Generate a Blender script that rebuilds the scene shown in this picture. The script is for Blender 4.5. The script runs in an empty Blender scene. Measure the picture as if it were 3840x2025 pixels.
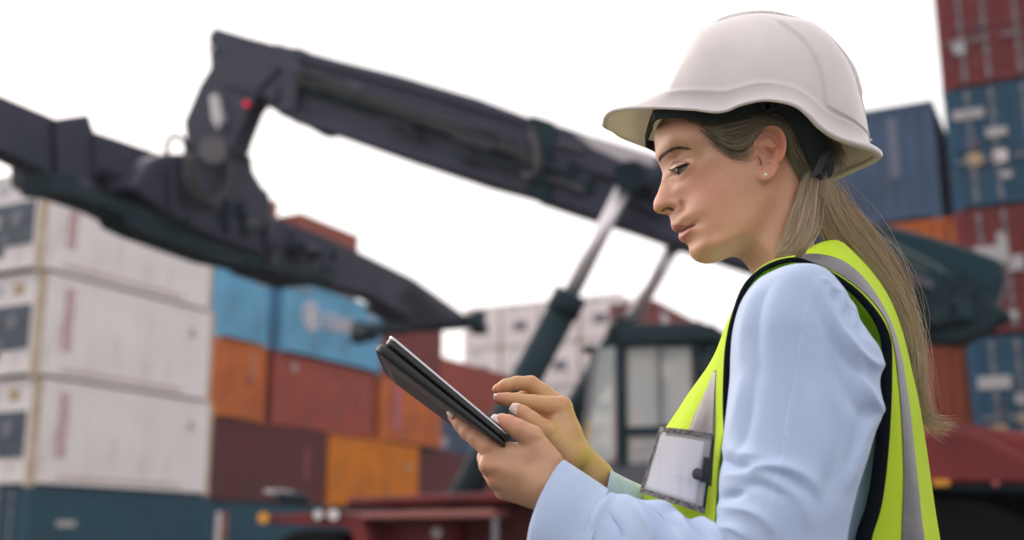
import bpy, math, random
import numpy as np
from mathutils import Vector, Matrix

scene = bpy.context.scene
col = scene.collection
rng = np.random.default_rng(7)
random.seed(7)

# ------------------------------------------------------------------ camera
PITCH = math.radians(13.5)
CAM_Z = 1.13
FPX = 4325.0                      # focal length in pixels of a 3840 px wide frame
CP, SP = math.cos(PITCH), math.sin(PITCH)
cam_d = bpy.data.cameras.new("camera")
cam = bpy.data.objects.new("camera", cam_d); col.objects.link(cam); scene.camera = cam
cam.location = (0, 0, CAM_Z)
cam.rotation_euler = (math.radians(90) + PITCH, 0, 0)
cam_d.sensor_width = 36.0
cam_d.lens = 36.0 * FPX / 3840.0
cam_d.clip_start = 0.05
cam_d.clip_end = 3000
cam_d.dof.use_dof = True
cam_d.dof.focus_distance = 1.30
cam_d.dof.aperture_fstop = 3.0
cam_d.dof.aperture_blades = 9

# ------------------------------------------------------------------ light: pale overcast sky, soft low sun ahead-left
SUN_EL, SUN_AZ = math.radians(32), math.radians(-50)       # azimuth from +Y towards -X
world = bpy.data.worlds.new("World"); scene.world = world; world.use_nodes = True
wn, wl = world.node_tree.nodes, world.node_tree.links
wn.clear()
sky = wn.new('ShaderNodeTexSky'); sky.sky_type = 'NISHITA'; sky.sun_disc = False
sky.sun_elevation = SUN_EL; sky.sun_rotation = SUN_AZ
sky.dust_density = 4.0; sky.air_density = 1.0; sky.ozone_density = 1.5
cloudmix = wn.new('ShaderNodeMix'); cloudmix.data_type = 'RGBA'
cloudmix.inputs[0].default_value = 0.5
cloudmix.inputs[7].default_value = (12.6, 11.5, 10.6, 1)    # even cloud cover
tcw = wn.new('ShaderNodeTexCoord'); nzw = wn.new('ShaderNodeTexNoise'); nzw.inputs['Scale'].default_value = 1.6
nzw.inputs['Detail'].default_value = 5
mrw = wn.new('ShaderNodeMapRange'); mrw.inputs[1].default_value = .3; mrw.inputs[2].default_value = .7
mrw.inputs[3].default_value = .42; mrw.inputs[4].default_value = .62
bgn = wn.new('ShaderNodeBackground'); bgn.inputs[1].default_value = 0.13
wo = wn.new('ShaderNodeOutputWorld')
wl.new(tcw.outputs['Generated'], nzw.inputs['Vector']); wl.new(nzw.outputs[0], mrw.inputs[0]); wl.new(mrw.outputs[0], cloudmix.inputs[0])
wl.new(sky.outputs[0], cloudmix.inputs[6]); wl.new(cloudmix.outputs[2], bgn.inputs[0]); wl.new(bgn.outputs[0], wo.inputs[0])
sun_d = bpy.data.lights.new("sun", 'SUN'); sun_d.energy = 1.0; sun_d.angle = math.radians(40); sun_d.color = (1, .93, .84)
sun = bpy.data.objects.new("sun", sun_d); col.objects.link(sun)
sdir = Vector((math.sin(SUN_AZ)*math.cos(SUN_EL), math.cos(SUN_AZ)*math.cos(SUN_EL), math.sin(SUN_EL)))
sun.rotation_euler = sdir.to_track_quat('Z', 'Y').to_euler()
vs = scene.view_settings
vs.view_transform = 'Standard'; vs.look = 'None'; vs.gamma = 1; vs.use_curve_mapping = False
vs.exposure = 0.40
scene.cycles.max_bounces = 8
scene.cycles.transparent_max_bounces = 12

# ------------------------------------------------------------------ helpers
def ray(px, py):
    x = (px - 1920.0) / FPX; up = (1012.5 - py) / FPX
    return x, CP - up*SP, SP + up*CP
def at(px, py, Y):
    """world point at depth Y that the frame shows at pixel (px, py) of 3840 x 2025"""
    x, y, z = ray(px, py); t = Y / y
    return Vector((x*t, Y, CAM_Z + z*t))
def on_plane(px, py, p0, n):
    d = Vector(ray(px, py)); o = Vector((0, 0, CAM_Z))
    t = (Vector(p0) - o).dot(n) / d.dot(n)
    return o + d*t

def tag(o, label=None, cat=None, group=None, kind=None):
    if label: o['label'] = label
    if cat: o['category'] = cat
    if group: o['group'] = group
    if kind: o['kind'] = kind
    return o
def empty(name, loc=(0, 0, 0), parent=None):
    o = bpy.data.objects.new(name, None); col.objects.link(o); o.location = loc
    if parent: o.parent = parent
    return o
def mesh_obj(name, verts, faces, mat=None, parent=None, smooth=True, uvs=None):
    me = bpy.data.meshes.new(name)
    verts = np.asarray(verts, dtype=np.float32)
    if isinstance(faces, np.ndarray):
        nf, k = faces.shape
        me.vertices.add(len(verts)); me.vertices.foreach_set('co', verts.ravel())
        me.loops.add(nf*k); me.loops.foreach_set('vertex_index', faces.ravel().astype(np.int32))
        me.polygons.add(nf); me.polygons.foreach_set('loop_start', np.arange(0, nf*k, k, dtype=np.int32))
        me.update(calc_edges=True); me.validate()
    else:
        me.from_pydata([tuple(map(float, v)) for v in verts], [], faces)
    if smooth:
        me.polygons.foreach_set('use_smooth', np.ones(len(me.polygons), dtype=bool))
    o = bpy.data.objects.new(name, me); col.objects.link(o)
    if mat is not None: me.materials.append(mat)
    if parent is not None:
        o.parent = parent
        o.matrix_parent_inverse = Matrix.Translation(-world_loc(parent))
    me.update()
    return o
def world_loc(o):
    v = Vector(o.location)
    p = o.parent
    while p is not None:
        v = v + o.matrix_parent_inverse.to_translation() + Vector(p.location); o = p; p = p.parent
    return v

def principled(name, color, rough=.6, metal=0, bump=None, spec=.5, **kw):
    m = bpy.data.materials.new(name); m.use_nodes = True
    nt = m.node_tree; b = nt.nodes['Principled BSDF']
    b.inputs['Base Color'].default_value = (*color, 1); b.inputs['Roughness'].default_value = rough
    b.inputs['Metallic'].default_value = metal; b.inputs['Specular IOR Level'].default_value = spec
    for k, v in kw.items(): b.inputs[k.replace('_', ' ')].default_value = v
    return m
def noise_vary(m, scale=6, amount=.25, detail=6, bump=0, bscale=80, tint=None, coord='Object', mapping=None, bdist=.01):
    """multiply the base colour by a noise, optional fine bump"""
    nt = m.node_tree; N, L = nt.nodes, nt.links; b = N['Principled BSDF']
    tc = N.new('ShaderNodeTexCoord'); src = tc.outputs[coord]
    if mapping:
        mp = N.new('ShaderNodeMapping'); mp.inputs['Scale'].default_value = mapping; L.new(src, mp.inputs[0]); src = mp.outputs[0]
    nz = N.new('ShaderNodeTexNoise'); nz.inputs['Scale'].default_value = scale; nz.inputs['Detail'].default_value = detail
    L.new(src, nz.inputs['Vector'])
    rp = N.new('ShaderNodeMapRange'); rp.inputs[1].default_value = .3; rp.inputs[2].default_value = .7; rp.inputs[3].default_value = 0; rp.inputs[4].default_value = 1
    L.new(nz.outputs[0], rp.inputs[0])
    mx = N.new('ShaderNodeMix'); mx.data_type = 'RGBA'
    c = tuple(b.inputs['Base Color'].default_value)
    t = tint if tint else tuple(x*(1-amount) for x in c[:3])
    mx.inputs[6].default_value = c; mx.inputs[7].default_value = (*t[:3], 1)
    L.new(rp.outputs[0], mx.inputs[0]); L.new(mx.outputs[2], b.inputs['Base Color'])
    if bump:
        n2 = N.new('ShaderNodeTexNoise'); n2.inputs['Scale'].default_value = bscale; n2.inputs['Detail'].default_value = 4
        L.new(src, n2.inputs['Vector'])
        bp = N.new('ShaderNodeBump'); bp.inputs['Strength'].default_value = bump; bp.inputs['Distance'].default_value = bdist
        L.new(n2.outputs[0], bp.inputs['Height']); L.new(bp.outputs[0], b.inputs['Normal'])
    return m

def surface_nets(phi, origin, h):
    """phi < 0 inside; returns vertices and quads"""
    s = phi < 0
    nx, ny, nz = phi.shape
    cnt = np.zeros((nx-1, ny-1, nz-1), np.uint8)
    for a in (0, 1):
        for b in (0, 1):
            for c in (0, 1):
                cnt += s[a:nx-1+a, b:ny-1+b, c:nz-1+c]
    act = np.argwhere((cnt > 0) & (cnt < 8))
    idx = -np.ones(cnt.shape, np.int32)
    idx[act[:, 0], act[:, 1], act[:, 2]] = np.arange(len(act))
    acc = np.zeros((len(act), 3)); n = np.zeros(len(act))
    corners = [(a, b, c) for a in (0, 1) for b in (0, 1) for c in (0, 1)]
    for p in corners:
        for ax in range(3):
            if p[ax]: continue
            q = list(p); q[ax] = 1
            va = phi[act[:, 0]+p[0], act[:, 1]+p[1], act[:, 2]+p[2]].astype(np.float64)
            vb = phi[act[:, 0]+q[0], act[:, 1]+q[1], act[:, 2]+q[2]].astype(np.float64)
            m = (va < 0) != (vb < 0)
            t = np.where(m, va/np.where(m, va-vb, 1), 0)
            pos = np.array(p, float)[None, :].repeat(len(act), 0); pos[:, ax] = t
            acc += pos*m[:, None]; n += m
    V = (act + acc/np.maximum(n, 1)[:, None])*h + np.array(origin)
    F = []
    for ax in range(3):
        o1, o2 = [(1, 2), (2, 0), (0, 1)][ax]
        sl = [slice(1, -1)]*3; sl[ax] = slice(0, -1)
        sh = [slice(1, -1)]*3; sh[ax] = slice(1, None)
        A = s[tuple(sl)]; B = s[tuple(sh)]
        e = np.argwhere(A != B)
        if len(e) == 0: continue
        off = np.ones(3, int); off[ax] = 0
        e = e + off
        flip = s[e[:, 0], e[:, 1], e[:, 2]]
        quad = []
        for d1, d2 in ((-1, -1), (0, -1), (0, 0), (-1, 0)):
            c = e.copy(); c[:, o1] += d1; c[:, o2] += d2
            ok = (c < np.array(idx.shape)).all(1)
            c = np.minimum(c, np.array(idx.shape)-1)
            quad.append(np.where(ok, idx[c[:, 0], c[:, 1], c[:, 2]], -1))
        q = np.stack(quad, 1)
        q[~flip] = q[~flip][:, ::-1]
        F.append(q[(q >= 0).all(1)])
    return V, np.concatenate(F)

def catmull(pts, n, closed=False):
    """n samples per span through the points"""
    P = np.asarray(pts, float); m = len(P)
    if closed: idx = lambda i: P[i % m]; spans = m
    else:
        ext = np.vstack([2*P[0]-P[1], P, 2*P[-1]-P[-2]]); idx = lambda i: ext[i+1]; spans = m-1
    out = []
    t = np.linspace(0, 1, n, endpoint=False)[:, None]
    for i in range(spans):
        p0, p1, p2, p3 = idx(i-1), idx(i), idx(i+1), idx(i+2)
        out.append(.5*((2*p1)+(-p0+p2)*t+(2*p0-5*p1+4*p2-p3)*t**2+(-p0+3*p1-3*p2+p3)*t**3))
    out = np.vstack(out)
    if not closed: out = np.vstack([out, P[-1:]])
    return out
def resample(P, n):
    P = np.asarray(P, float)
    d = np.r_[0, np.cumsum(np.linalg.norm(np.diff(P, axis=0), axis=1))]
    t = np.linspace(0, d[-1], n)
    return np.stack([np.interp(t, d, P[:, k]) for k in range(P.shape[1])], 1)
def grid_surf(ctrl, nu, nv):
    """smooth surface through a grid of control points [row][col] -> (R, C, 3)"""
    C = np.asarray(ctrl, float)
    A = np.stack([catmull(C[:, j], nu) for j in range(C.shape[1])], 1)
    return np.stack([catmull(A[i], nv) for i in range(A.shape[0])], 0)
def grid_faces(R, C, wrap=False, off=0):
    i, j = np.meshgrid(np.arange(R-1), np.arange(C if wrap else C-1), indexing='ij')
    j2 = (j+1) % C
    return (np.stack([i*C+j, i*C+j2, (i+1)*C+j2, (i+1)*C+j], -1).reshape(-1, 4)+off)
def seg_dist(X, Z, poly, closed=True):
    """distance to a polyline, inside mask"""
    P = np.asarray(poly, float); Q = np.roll(P, -1, 0) if closed else P[1:]
    if not closed: P = P[:-1]
    d = np.full(X.shape, 1e9); inside = np.zeros(X.shape, bool)
    for (ax, az), (bx, bz) in zip(P, Q):
        vx, vz = bx-ax, bz-az; L2 = vx*vx+vz*vz+1e-18
        t = np.clip(((X-ax)*vx+(Z-az)*vz)/L2, 0, 1)
        d = np.minimum(d, (X-ax-t*vx)**2+(Z-az-t*vz)**2)
        if closed:
            c = (az > Z) != (bz > Z)
            inside ^= c & (X < (bx-ax)*(Z-az)/(bz-az+1e-18)+ax)
    return np.sqrt(d), inside
def rbf(pts, vals, X, Z, smooth=0.0):
    P = np.asarray(pts, float); v = np.asarray(vals, float); n = len(P)
    S = 20.0; P = P*S
    r = np.linalg.norm(P[:, None]-P[None], axis=2)
    K = np.where(r > 0, r*r*np.log(r+1e-12), 0)+np.eye(n)*smooth
    A = np.zeros((n+3, n+3)); A[:n, :n] = K; A[:n, n] = 1; A[:n, n+1:] = P; A[n, :n] = 1; A[n+1:, :n] = P.T
    w = np.linalg.solve(A, np.r_[v, 0, 0, 0])
    out = w[n]+w[n+1]*X*S+w[n+2]*Z*S
    for k in range(n):
        rr = np.hypot(X*S-P[k, 0], Z*S-P[k, 1]); out = out+w[k]*rr*rr*np.log(rr+1e-12)
    return out
def smin(a, b, k):
    h = np.clip(.5+.5*(b-a)/k, 0, 1); return b*(1-h)+a*h-k*h*(1-h)
def blur2(A, s):
    r = int(3*s)+1; k = np.exp(-.5*(np.arange(-r, r+1)/s)**2); k /= k.sum()
    for ax in (0, 1):
        A = np.apply_along_axis(lambda v: np.convolve(np.pad(v, r, mode='edge'), k, 'valid'), ax, A)
    return A
# ================================================================== the yard
def D(x, y, Y): return at(x*1.4913, y*1.4913, Y)       # pixel of a 2575 px wide print
def boxmesh(g, lo, hi):
    (a, b, c), (d, e, f) = lo, hi
    g.add([(a,b,c),(a,b,f),(a,e,c),(a,e,f),(d,b,c),(d,b,f),(d,e,c),(d,e,f)], np.array([(0,1,3,2),(4,6,7,5),(0,4,5,1),(2,3,7,6),(0,2,6,4),(1,5,7,3)]))
    return g
class Geo0:
    def __init__(s): s.V = []; s.F = []; s.n = 0
    def add(s, V, Fc):
        s.V.append(np.asarray(V, float)); s.F += [tuple(int(x)+s.n for x in dict.fromkeys(map(int, f))) for f in Fc]; s.n += len(V); return s
    def box(s, lo, hi): return boxmesh(s, lo, hi)
    def mesh(s, name, mat, smooth=False):
        me = bpy.data.meshes.new(name); me.from_pydata([tuple(map(float, v)) for v in np.vstack(s.V)], [], s.F); me.materials.append(mat)
        if smooth: me.polygons.foreach_set('use_smooth', [True]*len(me.polygons))
        me.update(); return me
def link(name, me, parent, loc=(0,0,0), rot=(0,0,0)):
    o = bpy.data.objects.new(name, me); col.objects.link(o); o.parent = parent; o.location = loc; o.rotation_euler = rot; return o

# ground
gm = principled('asphalt', (.055, .055, .058), .85); noise_vary(gm, 3, tint=(.035, .034, .034), bump=.5, bscale=60, bdist=.02, detail=10)
g = Geo0(); n_ = 40; xs_ = np.linspace(-1, 1, n_)**3*900
Vg = [(x, y, 0) for y in xs_ for x in xs_]; g.add(Vg, grid_faces(n_, n_))
ground = bpy.data.objects.new('ground', g.mesh('ground', gm)); col.objects.link(ground); tag(ground, 'dark asphalt yard surface', kind='structure')

CH, CW = 2.59, 2.438
AZ = math.radians(27.3)
Ld = Vector((math.sin(AZ), math.cos(AZ), 0)); Wdv = Vector((-math.cos(AZ), math.sin(AZ), 0))
def painted(name, c, rough=.55):
    m = principled(name, c, .68, spec=.2); nt = m.node_tree; N, L = nt.nodes, nt.links; b = N['Principled BSDF']
    tc = N.new('ShaderNodeTexCoord')
    n1 = N.new('ShaderNodeTexNoise'); n1.inputs['Scale'].default_value = .9; n1.inputs['Detail'].default_value = 8; L.new(tc.outputs['Object'], n1.inputs['Vector'])
    r1 = N.new('ShaderNodeMapRange'); r1.inputs[1].default_value = .35; r1.inputs[2].default_value = .75; L.new(n1.outputs[0], r1.inputs[0])
    x1 = N.new('ShaderNodeMix'); x1.data_type = 'RGBA'; x1.inputs[6].default_value = (*c, 1); x1.inputs[7].default_value = (*(q*(.86 if c[1] > .5 else .66)+.01 for q in c), 1); L.new(r1.outputs[0], x1.inputs[0])
    mp = N.new('ShaderNodeMapping'); mp.inputs['Scale'].default_value = (3.2, 3.2, .35); L.new(tc.outputs['Object'], mp.inputs[0])
    n2 = N.new('ShaderNodeTexNoise'); n2.inputs['Scale'].default_value = 1.6; n2.inputs['Detail'].default_value = 9; L.new(mp.outputs[0], n2.inputs['Vector'])
    r2 = N.new('ShaderNodeMapRange'); r2.inputs[1].default_value = .60; r2.inputs[2].default_value = .72; r2.inputs[4].default_value = .7; L.new(n2.outputs[0], r2.inputs[0])
    x2 = N.new('ShaderNodeMix'); x2.data_type = 'RGBA'; x2.inputs[7].default_value = (*((.42, .34, .27) if c[1] > .5 else (.13, .07, .045)), 1); L.new(r2.outputs[0], x2.inputs[0]); L.new(x1.outputs[2], x2.inputs[6])
    L.new(x2.outputs[2], b.inputs['Base Color']); return m
CM = {k: painted('paint_'+k, c) for k, c in dict(teal=(.010,.075,.125), navy=(.070,.12,.215), sky=(.14,.42,.66), orange=(.56,.145,.035), rust=(.36,.070,.052), maroon=(.20,.036,.042), amber=(.68,.20,.008), plum=(.12,.028,.034), white=(.84,.79,.80), slate=(.028,.095,.17), pale=(.84,.79,.80), brick=(.34,.085,.055), oxide=(.25,.055,.025)).items()}
steel_m = principled('galvanised', (.26, .25, .28), .5, .3); noise_vary(steel_m, 4, .4)
seal_m = principled('rubber_seal', (.01, .01, .012), .9, spec=.1)
sign_m = principled('sign_white', (.42, .40, .42), .6); sign_y = principled('sign_yellow', (.46, .33, .18), .6); sign_r = principled('sign_red', (.42, .10, .11), .6); sign_g = principled('sign_green', (.06, .42, .25), .6); sign_m2 = principled('sign_pink', (.72, .62, .64), .6)
darkunit_m = principled('unit_blue', (.03, .055, .10), .5); noise_vary(darkunit_m, 3, .4)
grey_unit = principled('unit_grey', (.13, .14, .18), .5)
cream_m = principled('stained_post', (.60, .51, .40), .6); noise_vary(cream_m, 2, tint=(.40, .28, .17), detail=8)
_cache = {}
def corr(L, H_, pitch, depth, mat, key):
    """corrugated panel in the x-z plane, crests facing -y"""
    k_ = ('corr', round(L, 2), round(H_, 2), key)
    if k_ in _cache: return _cache[k_]
    n = max(2, int(L/pitch)); p = L/n; xs = []; ys = []
    for i in range(n): xs += [i*p, i*p+.26*p, i*p+.5*p, i*p+.76*p]; ys += [0, 0, depth, depth]
    xs.append(L); ys.append(0); xs = np.array(xs); ys = np.array(ys)
    V = np.stack([np.stack([xs, ys, np.full_like(xs, z)], 1) for z in (0, H_)]).reshape(-1, 3)
    g = Geo0(); g.add(V, grid_faces(2, len(xs))); _cache[k_] = g.mesh('side_panel', mat); return _cache[k_]
def bmesh_box(name, key, boxes, mat):
    k_ = (name, key)
    if k_ not in _cache:
        g = Geo0()
        for lo, hi in boxes: g.box(lo, hi)
        _cache[k_] = g.mesh(name, mat)
    return _cache[k_]
def disc(r, d=.03, n=24, hole=0):
    a = np.arange(n)*2*math.pi/n; V = []
    for y in (-d, 0): V += [(r*math.cos(t), y, r*math.sin(t)) for t in a]
    F_ = [tuple(range(n)), tuple(range(2*n-1, n-1, -1))]+[(i, (i+1) % n, n+(i+1) % n, n+i) for i in range(n)]
    return V, F_
def glyph_block(g, x, z, w, h, t, kind):
    """letter-like strokes in the x-z plane, proud of y=0"""
    s = w*.26; bars = {0: [(0,0,s,h),(w-s,0,w,h),(0,h/2-s/2,w,h/2+s/2)], 1: [(0,0,s,h),(w-s,0,w,h),(0,h-s,w,h),(0,h*.4,w,h*.4+s)], 2: [(0,0,s,h),(0,h-s,w,h),(w-s,0,w,h),(0,0,w,s)], 3: [(0,0,s,h),(0,0,w,s),(0,h-s,w,h),(0,h/2-s/2,w*.8,h/2+s/2)], 4: [(0,0,s,h),(0,0,w,s),(w-s,0,w,h*.5),(0,h-s,w,h)], 5: [(0,0,s,h),(w-s,0,w,h),(0,0,w,s)]}[kind % 6]
    for a, b, c, d in bars: g.box((x+a, -t, z+b), (x+c, 0, z+d))
def container(corner, d, level, L, color, label, face='side', far='panel', reefer=False, mark=None, W=CW, name='shipping_container', group='stacked shipping containers in the yard', detail=True):
    """corner: the lower visible corner on the ground plane; d: unit direction of the visible long side (panel faces to the right-hand side of d turned towards the camera)"""
    m = CM[color]
    root = empty(name, (corner[0], corner[1], level*CH)); root.rotation_euler = (0, 0, math.atan2(d[1], d[0]))
    tag(root, label, 'container', group)
    H_ = CH-.075; post, rail = .16, .12
    pale = color == 'pale'
    if reefer:
        for y, r in ((0.02, 0), (W-.02, 0)):
            link('side_panel', bmesh_box('side_panel', ('rf', L, color), [((post, -.012, rail), (L-post, .012, H_-rail))], m), root, (0, y, 0))
    else:
        link('side_panel', corr(L-2*post, H_-2*rail, .278, .036, m, color), root, (post, .012, rail))
        link('side_panel', corr(L-2*post, H_-2*rail, .278, .036, m, color), root, (L-post, W-.012, rail), (0, 0, math.pi))
    link('roof_panel', bmesh_box('roof_panel', (L, W, color), [((.05, .05, H_-.05), (L-.05, W-.05, H_-.02))], m), root)
    link('floor_panel', bmesh_box('floor_panel', (L, W, color), [((.05, .05, .10), (L-.05, W-.05, .14))], seal_m), root)
    for y in (0, W-post):
        link('top_rail', bmesh_box('top_rail', (L, color), [((post, 0, H_-rail), (L-post, .10, H_))], m), root, (0, y if y == 0 else W-.10, 0))
        link('bottom_rail', bmesh_box('bottom_rail', (L, color), [((post, 0, .012), (L-post, .10, .012+rail))], m), root, (0, y if y == 0 else W-.10, 0))
        for x in (0, L-post):
            link('corner_post', bmesh_box('corner_post', color, [((0, 0, .12), (post, post, H_-.12))], cream_m if color == 'white' else m), root, (x, y, 0))
            for z in (0, H_-.118): link('corner_casting', bmesh_box('corner_casting', ('c', color, z > 1), [((-.006, -.006, 0 if z > 1 or level == 0 else -.073), (.178, .168, .118))], cream_m if color in ('white', 'pale') else m), root, (x-(0 if x == 0 else .012), y-(0 if y == 0 else .0), z))
    # end at x = 0 and x = L
    for xe, rz, style in ((0, -math.pi/2, face), (L, math.pi/2, far)):
        e = empty('end_frame', (xe, W if xe == 0 else 0, 0), None); e.parent = root; e.rotation_euler = (0, 0, rz)
        # local x runs across the end 0..W, outward is -y
        link('header', bmesh_box('header', (W, color), [((post, .0, H_-.13), (W-post, .10, H_))], m), e)
        link('sill', bmesh_box('sill', (W, color), [((post, .0, .01), (W-post, .10, .15))], m), e)
        if style == 'doors':
            for s_ in (0, 1):
                x0 = post+.01+s_*(W/2-post); dw = W/2-post-.02
                link('door', bmesh_box('door', (W, color), [((0, .03, .16), (dw, .06, H_-.14))]+[((.06, .012, .30+i*.455), (dw-.06, .032, .30+i*.455+.24)) for i in range(5)]+[((0, .0, .16), (.05, .05, H_-.14)), ((dw-.05, .0, .16), (dw, .05, H_-.14))], m), e, (x0, 0, 0))
                for q in (.28, .72):
                    link('lock_rod', bmesh_box('lock_rod', 'r', [((-.022, -.05, .05), (.022, -.008, H_-.05))]+[((-.05, -.055, z), (.05, 0, z+.08)) for z in (.18, .62, 1.3, 1.9, 2.3)], steel_m), e, (x0+dw*q, 0, 0))
                    link('lock_handle', bmesh_box('lock_handle', 'h', [((-.30, -.06, .92), (.04, -.03, .975))], steel_m), e, (x0+dw*q, 0, 0))
        elif style == 'reefer':
            link('end_panel', bmesh_box('end_panel', ('rf', W), [((post, .03, .15), (W-post, .06, H_-.13))], m), e)
            un = empty('cooling_unit', (W/2, 0, 0)); un.parent = e
            link('unit_recess', bmesh_box('unit_recess', 'up', [((-.42, -.010, .85), (.45, .028, 1.45))], principled('unit_pale', (.14, .15, .20), .5)) if pale else bmesh_box('unit_recess', 'u', [((-.90, -.010, .62), (.90, .028, 1.72)), ((-.90, -.010, .36), (-.1, .028, .62))], darkunit_m), e, (W/2, 0, 0))
            if not pale: link('control_box', bmesh_box('control_box', 'cb', [((-.72, -.05, 1.08), (-.25, -.012, 1.42))], sign_m), e, (W/2, 0, 0))
            if not pale: link('compressor', bmesh_box('compressor', 'cp', [((-.50, -.04, .52), (-.30, -.012, .95))], grey_unit), e, (W/2, 0, 0))
            if not pale: link('filter', bmesh_box('filter', 'ft', [((-.18, -.04, .66), (.10, -.012, .88))], grey_unit), e, (W/2, 0, 0))
            V_, F_ = disc(.20, .03); gg = Geo0(); gg.add(V_, F_)
            if 'fan' not in _cache: _cache['fan'] = gg.mesh('fan', grey_unit)
            if not pale: link('fan', _cache['fan'], e, (W/2+.34, -.012, 1.30))
            if not pale: link('logo_patch', bmesh_box('logo_patch', 'lp', [((-.16, -.006, 2.0), (.16, .029, 2.26))], sign_y), e, (W/2+.40, 0, 0))
            link('logo_patch', bmesh_box('logo_patch', 'lq', [((-.22, -.006, 2.02), (.10, .029, 2.24))], principled('sign_pale', (.45,.52,.62), .6)), e, (W/2-.25, 0, 0))
            bpy.data.objects.remove(un)
        else:
            link('end_panel', corr(W-2*post, H_-.28, .25, .036, m, color+'e'), e, (post, .03, .14))
        # fold the end frame's pieces straight under the container
        bpy.context.view_layer.update() if False else None
        Me = Matrix.Translation(e.location) @ Matrix.Rotation(rz, 4, 'Z')
        for c_ in list(e.children):
            M_ = Me @ Matrix.Translation(c_.location); c_.parent = root; c_.matrix_local = M_
        bpy.data.objects.remove(e)
    if mark: mark(root, L)
    return root
def patch(root, name, x0, z0, x1, z1, mat, y=-.012, t=.006):
    g = Geo0().box((x0, y-t, z0), (x1, y, z1)); return link(name, g.mesh(name, mat), root)
def end_patch(root, x0, z0, x1, z1, mat, W=CW, t=.02):   # on the end at x = 0, measured from its left side as one looks at it
    g = Geo0().box((-.035-t, W-x1, z0), (-.035, W-x0, z1)); return link('sticker', g.mesh('sticker', mat), root)
def vertical_lettering(mat, x, z0, z1, n, w):
    def f(root, L):
        g = Geo0(); h = (z1-z0)/n
        for i in range(n):
            for lo, hi in ([((x, -.022, z0+i*h), (x+w, -.010, z0+i*h+h*.2)), ((x, -.022, z0+i*h+h*.62), (x+w, -.010, z0+i*h+h*.82)), ((x+(w*.8 if i % 2 else 0), -.022, z0+i*h), (x+(w if i % 2 else w*.2), -.010, z0+i*h+h*.8))] if i % 3 else [((x, -.022, z0+i*h), (x+w*.25, -.010, z0+i*h+h*.8)), ((x+w*.75, -.022, z0+i*h), (x+w, -.010, z0+i*h+h*.8)), ((x, -.022, z0+i*h+h*.3), (x+w, -.010, z0+i*h+h*.5))]): g.box(lo, hi)
        link('lettering', g.mesh('lettering', mat), root)
        if n == 10:
            g = Geo0().box((.8, -.03, .16), (5.0, -.008, .22)); g.box((L-1.0, -.022, 1.7), (L-.75, -.010, 1.95)); link('weathered_strip', g.mesh('weathered_strip', principled('strip', (.55, .47, .40), .7)), root)
    return f
P = lambda x, y, Y: D(x, y, Y)
# stack A: three white reefers on a teal container, nearest stack on the left
sign_faded = principled('faded_red_lettering', (.60, .33, .33), .6)
A0 = Vector((-11.35, 27.5, 0))
LA = 6.15
labA = ['dark teal container at the bottom of the left stack below the white containers', 'lowest white refrigerated container of the left stack, straight above the teal container', 'middle white refrigerated container of the left stack, with red vertical lettering', 'topmost white refrigerated container of the left stack, partly behind the black lifting frame']
for lv in range(4):
    if lv == 0: container(A0, Ld, 0, LA, 'teal', labA[0], 'doors', 'panel', mark=lambda r, L: [patch(r, 'marking', .9, 1.6, 1.5, 1.75, sign_m), end_patch(r, .4, 1.3, 1.4, 1.6, sign_m), end_patch(r, .5, .7, 1.6, .9, sign_m)])
    else: container(A0-Ld*(.17*(lv-1)), Ld, lv, LA, 'white', labA[lv], 'reefer', 'panel', reefer=True, mark=vertical_lettering(sign_faded, .66+.05*lv, .65, 2.25, 10, .27))
# neighbours behind A
container(A0+Wdv*2.6, Ld, 0, LA, 'teal', 'dark teal container at ground level, leftmost of the left stack', 'doors', 'panel')
# row B
B0 = Vector((-9.42, 36.4, 0))
def onB(t, off=0): return B0+Ld*t+Wdv*off
def endcont(t, level, color, label, off=0, mark=None):
    # a container whose end faces us: its long side runs away to the left
    o = onB(t+CW, off); return container(o, Wdv, level, 6.06, color, label, 'panel', 'panel', mark=mark)
def face_end(t, level, color, label, off=0, marks=()):
    r = container(onB(t, off)+Wdv*0, Ld, level, CW, color, label, 'panel', 'panel', W=6.06)
    for (x0, z0, x1, z1, mt) in marks: patch(r, 'marking', x0, z0, x1, z1, mt)
    return r
sky_end = face_end(0, 3, 'sky', 'light blue container end beside the top white container, above an orange one', marks=[(1.9, 1.9, 2.1, 2.2, sign_m)])
face_end(0, 2, 'orange', 'orange container end directly under the light blue container end', marks=[(1.55, 1.1, 1.68, 1.5, principled('scuff', (.22, .05, .04), .7)), (1.7, 1.3, 1.85, 2.2, principled('fade', (.52, .22, .12), .7))])
container(onB(-.05), Ld, 1, 6.06, 'plum', 'dark plum brown container on the second level next to the lowest white container', mark=lambda r, L: patch(r, 'marking', 4.9, .8, 5.0, 1.9, sign_r))
container(onB(-.1), Ld, 0, 6.06, 'teal', 'blue container on the ground under the plum brown container', mark=lambda r, L: [patch(r, 'marking', .5, .3, .75, 2.2, sign_m2), patch(r, 'marking', .9, .3, 1.0, 2.2, CM['orange'])])
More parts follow.
